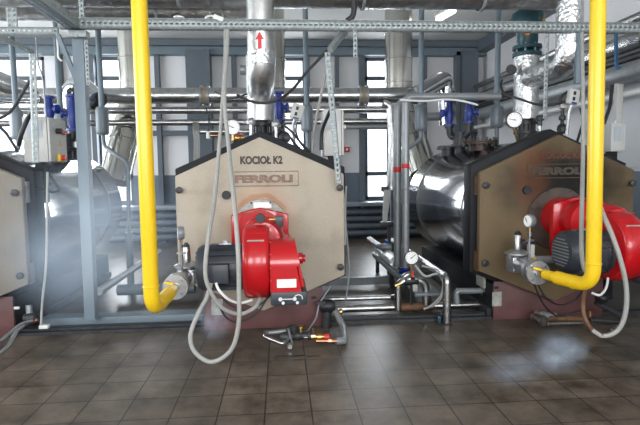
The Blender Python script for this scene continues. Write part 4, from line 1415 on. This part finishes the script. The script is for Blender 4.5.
# pump set under the gauge
ps = thing('pump_set', 'bright arched elbows with black valve below the gauge between the boilers', 'pump', (1.36, 5.25, .06))
zb = .085
MB().tube([P(398, 310, 5.25), P(398, 283, 5.25), P(410, 279, 5.25)], .040, 18, bend=.09).build('left_elbow', CHROME, ps)
MB().tube([P(426, 305, 5.25), P(426, 283, 5.25), P(414, 279, 5.25)], .040, 18, bend=.09).build('right_elbow', CHROME, ps)
a = P(411, 281, 5.25)
MB().lathe([(0, .03), (.02, .045), (.10, .048), (.16, .045), (.18, .03)], a - V((.09, 0, 0)), (1, 0, 0), 20).build('valve_body', BLACK, ps)
MB().cyl(a + V((0, 0, .0)), (a.x, a.y, .04), .015, 8).build('drain_rod', BLACK, ps)
MB().box(P(415, 288, 5.17), (.05, .03, .075), bev=.005).build('tag', GREYLAB, ps)
MB().tube([P(395, 286, 5.2), P(402, 283, 5.2)], .018, 8).build('brass_lever', BRASS, ps)
MB().box(P(413, 274, 5.17), (.015, .02, .07)).build('red_lever', REDPL, ps)
MB().tube([P(401, 284, 5.3), P(404, 276, 5.3), P(412, 273, 5.3)], .03, 14, bend=.05).build('upper_arch', CHROME, ps)
hose([(415, 265, 5.15), (425, 276, 5.1), (437, 274, 5.1), (443, 282, 5.1), (441, 295, 5.12), (432, 305, 5.15), (424, 309, 5.2)], .013, 'conduit', 'upper cream cable curling right of the gauge pipework', 'cable', HOSEM, 'cream cables by the gauge')
hose([(422, 266, 5.2), (432, 268, 5.15), (440, 272, 5.1), (444, 284, 5.1), (440, 300, 5.12), (431, 307, 5.15)], .010, 'conduit', 'inner cream cable curling right of the gauge pipework', 'cable', HOSEM, 'cream cables by the gauge')
# drain pipes along the floor
fd = thing('floor_pipe', 'silver drain pipe lying along the floor between the boilers with a rusty middle', 'pipe', (1.2, 5.27, 0.02))
MB().tube([(.45, 5.27, .085), (1.20, 5.27, .085)], .040, 16).build('clean_run', CHROME, fd)
MB().tube([(1.18, 5.27, .085), (1.62, 5.27, .085)], .043, 16).build('rusty_run', RUST, fd)
MB().tube([(1.60, 5.27, .085), (2.12, 5.27, .085)], .038, 16).build('right_run', CHROME, fd)
o = MB().tube([(.45, 5.37, .17), (1.18, 5.37, .17), (1.215, 5.30, .20)], .026, 14, bend=.03).build('floor_pipe', CHROME)
tag(o, 'thin silver pipe above the drain pipe left of the arched elbows', 'pipe')
# grey frame behind, on the floor between boilers
o = MB().box((.95, 6.55, .10), (.9, .08, .10)).build('floor_channel', BENCHM)
tag(o, 'dark floor channel crossing behind the drain pipe between the boilers', 'channel')
o = MB().tube([(P(118, 290, 6.3).x, 6.3, .13), (-1.1, 6.3, .13)], .07, 18).build('floor_pipe', GREYP)
tag(o, 'pale pipe stub on the floor behind the left yellow pipe', 'pipe')
o = MB().tube([(-1.98, 5.5, .30), (-1.98, 8.2, .30)], .045, 16).build('floor_pipe', STEEL)
tag(o, 'grey pipe running back along the left boiler base behind the grey post', 'pipe')
for yy in (5.7, 7.0, 8.0):
    MB().box((-1.98, yy, .125), (.05, .05, .25)).build('pipe_stand', DARKST, o) if False else None
# sensor plates on the side of the right boiler base
a = P(466, 285, 5.0)
o = thing('side_valve', 'small bright tap on the dark side of the right boiler base', 'tap', (2.10, 5.35, .28))
q0, q1, q2 = P(472, 291, 5.25), P(456, 291, 5.25), P(457, 304, 5.25)
MB().tube([(2.17, q0.y, q0.z), q1, q2], .032, 14, bend=.05).build('spout', STEEL, o)
MB().lathe([(0, .05), (.02, .05)], (2.165, q0.y, q0.z), (-1, 0, 0), 14).build('rose', CHROME, o)
q = P(467, 285, 5.1)
o = MB().box((2.155, 5.3, q.z), (.03, .22, .14), bev=.012).build('side_plate', GREYLAB)
tag(o, 'pale plate on the dark side of the right boiler base', 'plate')

# ------------------------------------------------------------------ valve clusters at the floor
vc = thing('drain_valve_set', 'cluster of drain valves and copper fittings under the middle boiler base', 'valve', (.2, 4.65, 0))
Yv = 4.40
MB().tube([P(266, 332, Yv), P(264, 336, Yv - .03), P(283, 344, Yv - .1), P(290, 337, Yv)], .020, 12, bend=.03).build('bent_pipe', CHROME, vc)
MB().tube([P(266, 333, Yv + .05), P(286, 331, Yv + .05)], .018, 12).build('upper_pipe', STEEL, vc)
MB().lathe([(0, .03), (.03, .045), (.07, .05), (.11, .045), (.14, .03)], P(280, 337, Yv), (1, 0, 0), 18).build('valve_body', DARKST, vc)
MB().lathe([(0, .02), (.05, .02), (.055, .045), (.075, .045)], P(294, 334, Yv), (0, 0, 1), 14).build('valve_bonnet', DARKST, vc)
MB().tube([P(288, 328, Yv - .04), P(292, 343, Yv - .05)], .012, 8).build('lever', CHROME, vc)
MB().lathe([(0, .018), (.02, .03), (.05, .02)], P(290, 345, Yv - .05), (0, -1, 0), 10).build('lever_nut', CAST, vc)
MB().lathe([(0, .025), (.02, .04), (.06, .042), (.08, .03), (.13, .03), (.135, .04), (.16, .04)], P(293, 336, Yv), (1, 0, 0), 14).build('manifold', DARKST, vc)
MB().lathe([(0, .015), (.05, .015), (.055, .03), (.075, .03)], P(301, 334, Yv), (0, 0, 1), 10).build('brass_cap', BRASS, vc)
MB().tube([P(287, 329, Yv - .02), P(296, 326, Yv), P(300, 331, Yv)], .013, 8, smooth=3).build('handle_loop', BLACK, vc)
MB().cyl(P(313, 335, Yv), P(313, 328, Yv), .012, 8).build('copper_stub', COPPER, vc)
MB().lathe([(0, .03), (.04, .03), (.045, .02), (.10, .02)], P(304, 336.5, Yv), (1, 0, 0), 8).build('union', CHROME, vc)
MB().lathe([(0, .022), (.05, .022), (.055, .03), (.10, .03), (.105, .02), (.15, .02)], P(311, 337, Yv), (1, 0, 0), 10).build('brass_union', BRASS, vc)
MB().lathe([(0, .03), (.045, .03)], P(324, 337, Yv), (1, 0, 0), 14).build('red_collar', REDPL, vc)
MB().tube([P(316, 341, Yv - .04), P(337, 341, Yv - .04)], .018, 12).lathe([(0, .027), (.03, .027)], P(328, 341, Yv - .04), (1, 0, 0), 8).build('copper_pipe', COPPER, vc)
MB().tube([P(336, 341, Yv - .04), P(345, 341, Yv - .02), P(343, 326, 4.75), P(335, 310, 4.92)], .032, 14, bend=.06).build('rubber_hose', STEEL, vc)
vb = thing('drain_cock', 'dark greasy drain cock at the right corner of the middle boiler base', 'valve', P(326, 330, 4.9))
MB().lathe([(0, .05), (.05, .07), (.11, .07), (.15, .05)], P(328, 306, 4.92) - V((.08, 0, 0)), (1, 0, 0), 18).build('body', BLACK, vb)
MB().tube([P(327, 310, 4.92), P(326, 332, 4.92)], .045, 14).build('outlet', DARKST, vb)
MB().lathe([(0, .02), (.06, .02), (.065, .03), (.09, .03)], P(333, 312, 4.9), (1, 0, 0), 10).build('brass_nut', BRASS, vb)
MB().box(P(321, 303, 4.88), (.09, .03, .03)).build('handle', DARKST, vb)
hose([(331, 286, 4.95), (324, 296, 4.93), (319, 305, 4.9), (316, 318, 4.85), (309, 329, 4.75), (305, 335, 4.66)], .009, 'grey_lead', 'thin grey lead from the door corner down to the copper fittings', 'cable', STEEL)
# a cracked dark gap in the floor in front of the valves
vr = thing('drain_valve_set', 'rusty drain valve lying under the right boiler base', 'valve', (2.6, 4.7, 0))
MB().lathe([(0, .03), (.05, .035), (.055, .06), (.14, .06), (.15, .04), (.26, .03)], P(532, 317, 4.75), (1, .1, 0), 18).build('valve_body', CAST, vr)
MB().lathe([(0, .055), (.02, .06), (.06, .045), (.12, .04)], P(544, 322, 4.62), (-.2, 1, .1), 18).build('open_end', CHROME, vr)
MB().tube([P(547, 318, 4.75), P(584, 319, 4.75)], .030, 14).build('pipe', RUST, vr)
MB().tube([P(548, 324, 4.6), P(583, 323, 4.65)], .018, 12).build('lower_pipe', CHROME, vr)
MB().lathe([(0, .02), (.05, .02)], P(590, 316, 4.6), (0, 0, 1), 10).build('copper_spigot', COPPER, vr)
sc = thing('pipe_clutter', 'dark valve and pipes on the floor behind the rusty conduit loop', 'valve', (3.0, 4.8, 0))
MB().tube([P(596, 302, 4.7), P(622, 317, 4.7), P(628, 330, 4.6)], .028, 12, bend=.06).build('bent_pipe', DARKST, sc)
MB().lathe([(0, .04), (.03, .06), (.08, .06), (.10, .04)], P(600, 302, 4.7), (0, -.5, 1), 16).build('valve_body', BLACK, sc)
MB().tube([P(590, 320, 4.7), P(620, 322, 4.7)], .022, 12).build('low_pipe', DARKST, sc)
MB().lathe([(0, .02), (.03, .035), (.06, .02)], P(612, 330, 4.5), (0, -1, .1), 12).build('bright_nut', CHROME, sc)
lv = thing('drain_cock', 'grey drain fittings at the corner of the left boiler base', 'valve', P(30, 325, 4.95))
MB().lathe([(0, .04), (.05, .055), (.10, .04)], P(30, 318, 4.95) - V((.05, 0, 0)), (1, 0, 0), 16).build('body', DARKST, lv)
MB().tube([P(29, 305, 4.97), P(30, 322, 4.95)], .03, 12).build('stem', STEEL, lv)
MB().cyl(P(34, 321, 4.93), P(38, 320, 4.93), .02, 10).build('copper_nut', COPPER, lv)

# ------------------------------------------------------------------ right wall pipes
WG = 'pipes running along the right wall'


def wall_pipe(x, z, r, y0, y1, label, M):
    o = MB().tube([(x, y0, z), (x, y1, z)], r, 20).build('wall_pipe', M)
    tag(o, label, 'pipe', WG)


wall_pipe(4.42, 3.40, .055, 3.0, 11.3, 'uppermost thin bright pipe along the right wall', CHROME)
wall_pipe(4.40, 3.12, .115, 3.0, 11.3, 'thick bright clad pipe along the right wall, below the thin one', PIPEC)
wall_pipe(4.43, 2.93, .05, 3.0, 11.3, 'thin dark pipe under the thick clad pipe on the right wall', DARKST)
wall_pipe(4.36, 2.74, .125, 3.0, 10.8, 'thick dark grey pipe along the right wall behind the blue bracket', STEEL)
wall_pipe(4.42, 2.49, .04, 3.0, 11.3, 'lowest thin white pipe along the right wall', WHITE)
bb = thing('pipe_bracket', 'blue angle bracket holding the right wall pipes', 'bracket', P(617, 70, 6.3))
a, b, c = P(616, 33, 6.15), P(616.5, 68, 6.15), P(634, 69, 6.15)
MB().tube([a, b], .022, 4).build('upright', mat('mid_blue_paint', (.03, .12, .26), .45), bb)
MB().tube([b, (XR, b.y, b.z)], .022, 4).build('arm', MATS['mid_blue_paint'], bb)
o = MB().box((P(618, 110, 6.3).x, 6.3, (P(618, 77, 6.3).z + P(618, 153, 6.3).z) / 2), (.085, .07, P(618, 77, 6.3).z - P(618, 153, 6.3).z), bev=.01).build('cable_trunking', CABM)
tag(o, 'pale upright cable trunking right of the right yellow pipe', 'trunking')
hose([(612, 85, 5.9), (610, 105, 5.85), (606, 118, 5.8), (603, 128, 5.8)], .02, 'black_cable', 'thick black cable curving down behind the right yellow pipe', 'cable', CABLEM, 'black cables')
hose([(580, 108, 5.4), (583, 120, 5.4), (580, 132, 5.3), (577, 142, 5.2)], .014, 'black_cable', 'black cable looping below the thermostat box left of the right yellow pipe', 'cable', CABLEM, 'black cables')

# ------------------------------------------------------------------ ceiling lamps
LM = mat('lit_tube_cover', (.9, .9, .88), .4, emit=((1, .98, .92), 6))


def ceiling_lamp(a, b, label):
    a, b = V(a), V(b)
    c = (a + b) / 2
    d = (b - a)
    ang = math.atan2(d.y, d.x)
    r = thing('ceiling_lamp', label, 'lamp', c, 'ceiling lamps')
    MB().box(c + V((0, 0, .06)), (d.length, .16, .05), rot=RZ(ang), bev=.008).build('lamp_body', WHITE, r)
    MB().tube([a, b], .045, 14).build('tube_cover', LM, r)
    MB().box(c + V((0, 0, .12)), (.05, .05, .12)).build('hanger', GREYP, r)


def on_height(px, py, z):
    d = P(px, py, 1.0) - EYE
    return EYE + d * ((z - EYE.z) / d.z)


ceiling_lamp(on_height(438, 19.5, 4.24), on_height(454, 10.5, 4.24), 'lit fluorescent ceiling lamp over the right boiler')

# ------------------------------------------------------------------ haze
def haze(name, c, s, dens, label, col=(.62, .79, 1.0), ns=2.2):
    M = bpy.data.materials.new('bluish_haze')
    M.use_nodes = True
    nt = M.node_tree
    L = nt.links.new
    nt.nodes.remove(nt.nodes['Principled BSDF'])
    vs = nt.nodes.new('ShaderNodeVolumeScatter')
    vs.inputs['Color'].default_value = (*col, 1)
    vs.inputs['Anisotropy'].default_value = -.5
    tc = nt.nodes.new('ShaderNodeTexCoord')
    ln = nt.nodes.new('ShaderNodeVectorMath')
    ln.operation = 'LENGTH'
    L(tc.outputs['Object'], ln.inputs[0])
    mr = nt.nodes.new('ShaderNodeMapRange')
    mr.interpolation_type = 'SMOOTHSTEP'
    mr.inputs['From Min'].default_value = .2
    mr.inputs['From Max'].default_value = .98
    mr.inputs['To Min'].default_value = 1
    mr.inputs['To Max'].default_value = 0
    L(ln.outputs['Value'], mr.inputs['Value'])
    n = nt.nodes.new('ShaderNodeTexNoise')
    n.inputs['Scale'].default_value = ns
    n.inputs['Detail'].default_value = 2
    L(tc.outputs['Object'], n.inputs['Vector'])
    mr2 = nt.nodes.new('ShaderNodeMapRange')
    mr2.inputs['From Min'].default_value = .35
    mr2.inputs['From Max'].default_value = .7
    mr2.inputs['To Max'].default_value = dens
    L(n.outputs['Fac'], mr2.inputs['Value'])
    mu = nt.nodes.new('ShaderNodeMath')
    mu.operation = 'MULTIPLY'
    L(mr.outputs[0], mu.inputs[0])
    L(mr2.outputs[0], mu.inputs[1])
    L(mu.outputs[0], vs.inputs['Density'])
    L(vs.outputs[0], nt.nodes['Material Output'].inputs['Volume'])
    mb = MB()
    bmesh.ops.create_icosphere(mb.bm, subdivisions=3, radius=1)
    o = mb.build(name, M, origin=(0, 0, 0))
    o.location = c
    o.scale = s
    tag(o, label, 'haze', kind='stuff')
    return o


haze('haze', P(88, 240, 4.25), (.98, .42, .85), 1.5, 'bluish haze drifting before the left boiler shell and grey post', ns=1.6)
haze('haze', P(215, 318, 4.3), (.19, .12, .25), 3.4, 'small bluish haze puff inside the conduit loop by the floor')
haze('haze', P(560, 352, 3.4), (.26, .15, .20), 3.0, 'bluish haze puff above the floor at the lower right')
haze('haze', P(515, 368, 3.2), (.30, .12, .17), 1.6, 'faint haze puff above the floor left of the lower right one')

fs = thing('floor_drain', 'dark narrow drain slot with rusty rim in the floor before the middle burner', 'drain', (P(290, 356, 4.15).x, 4.15, 0))
q = P(290, 355.5, 4.15)
MB().box((q.x, q.y + .03, .002), (.24, .02, .004)).build('slot', BLACK, fs)
MB().box((q.x + .06, q.y - .005, .0012), (.40, .05, .0024)).build('rim', mat('worn_rim', (.10, .08, .065), .6, noise=.5, nscale=14), fs)

child_fix()
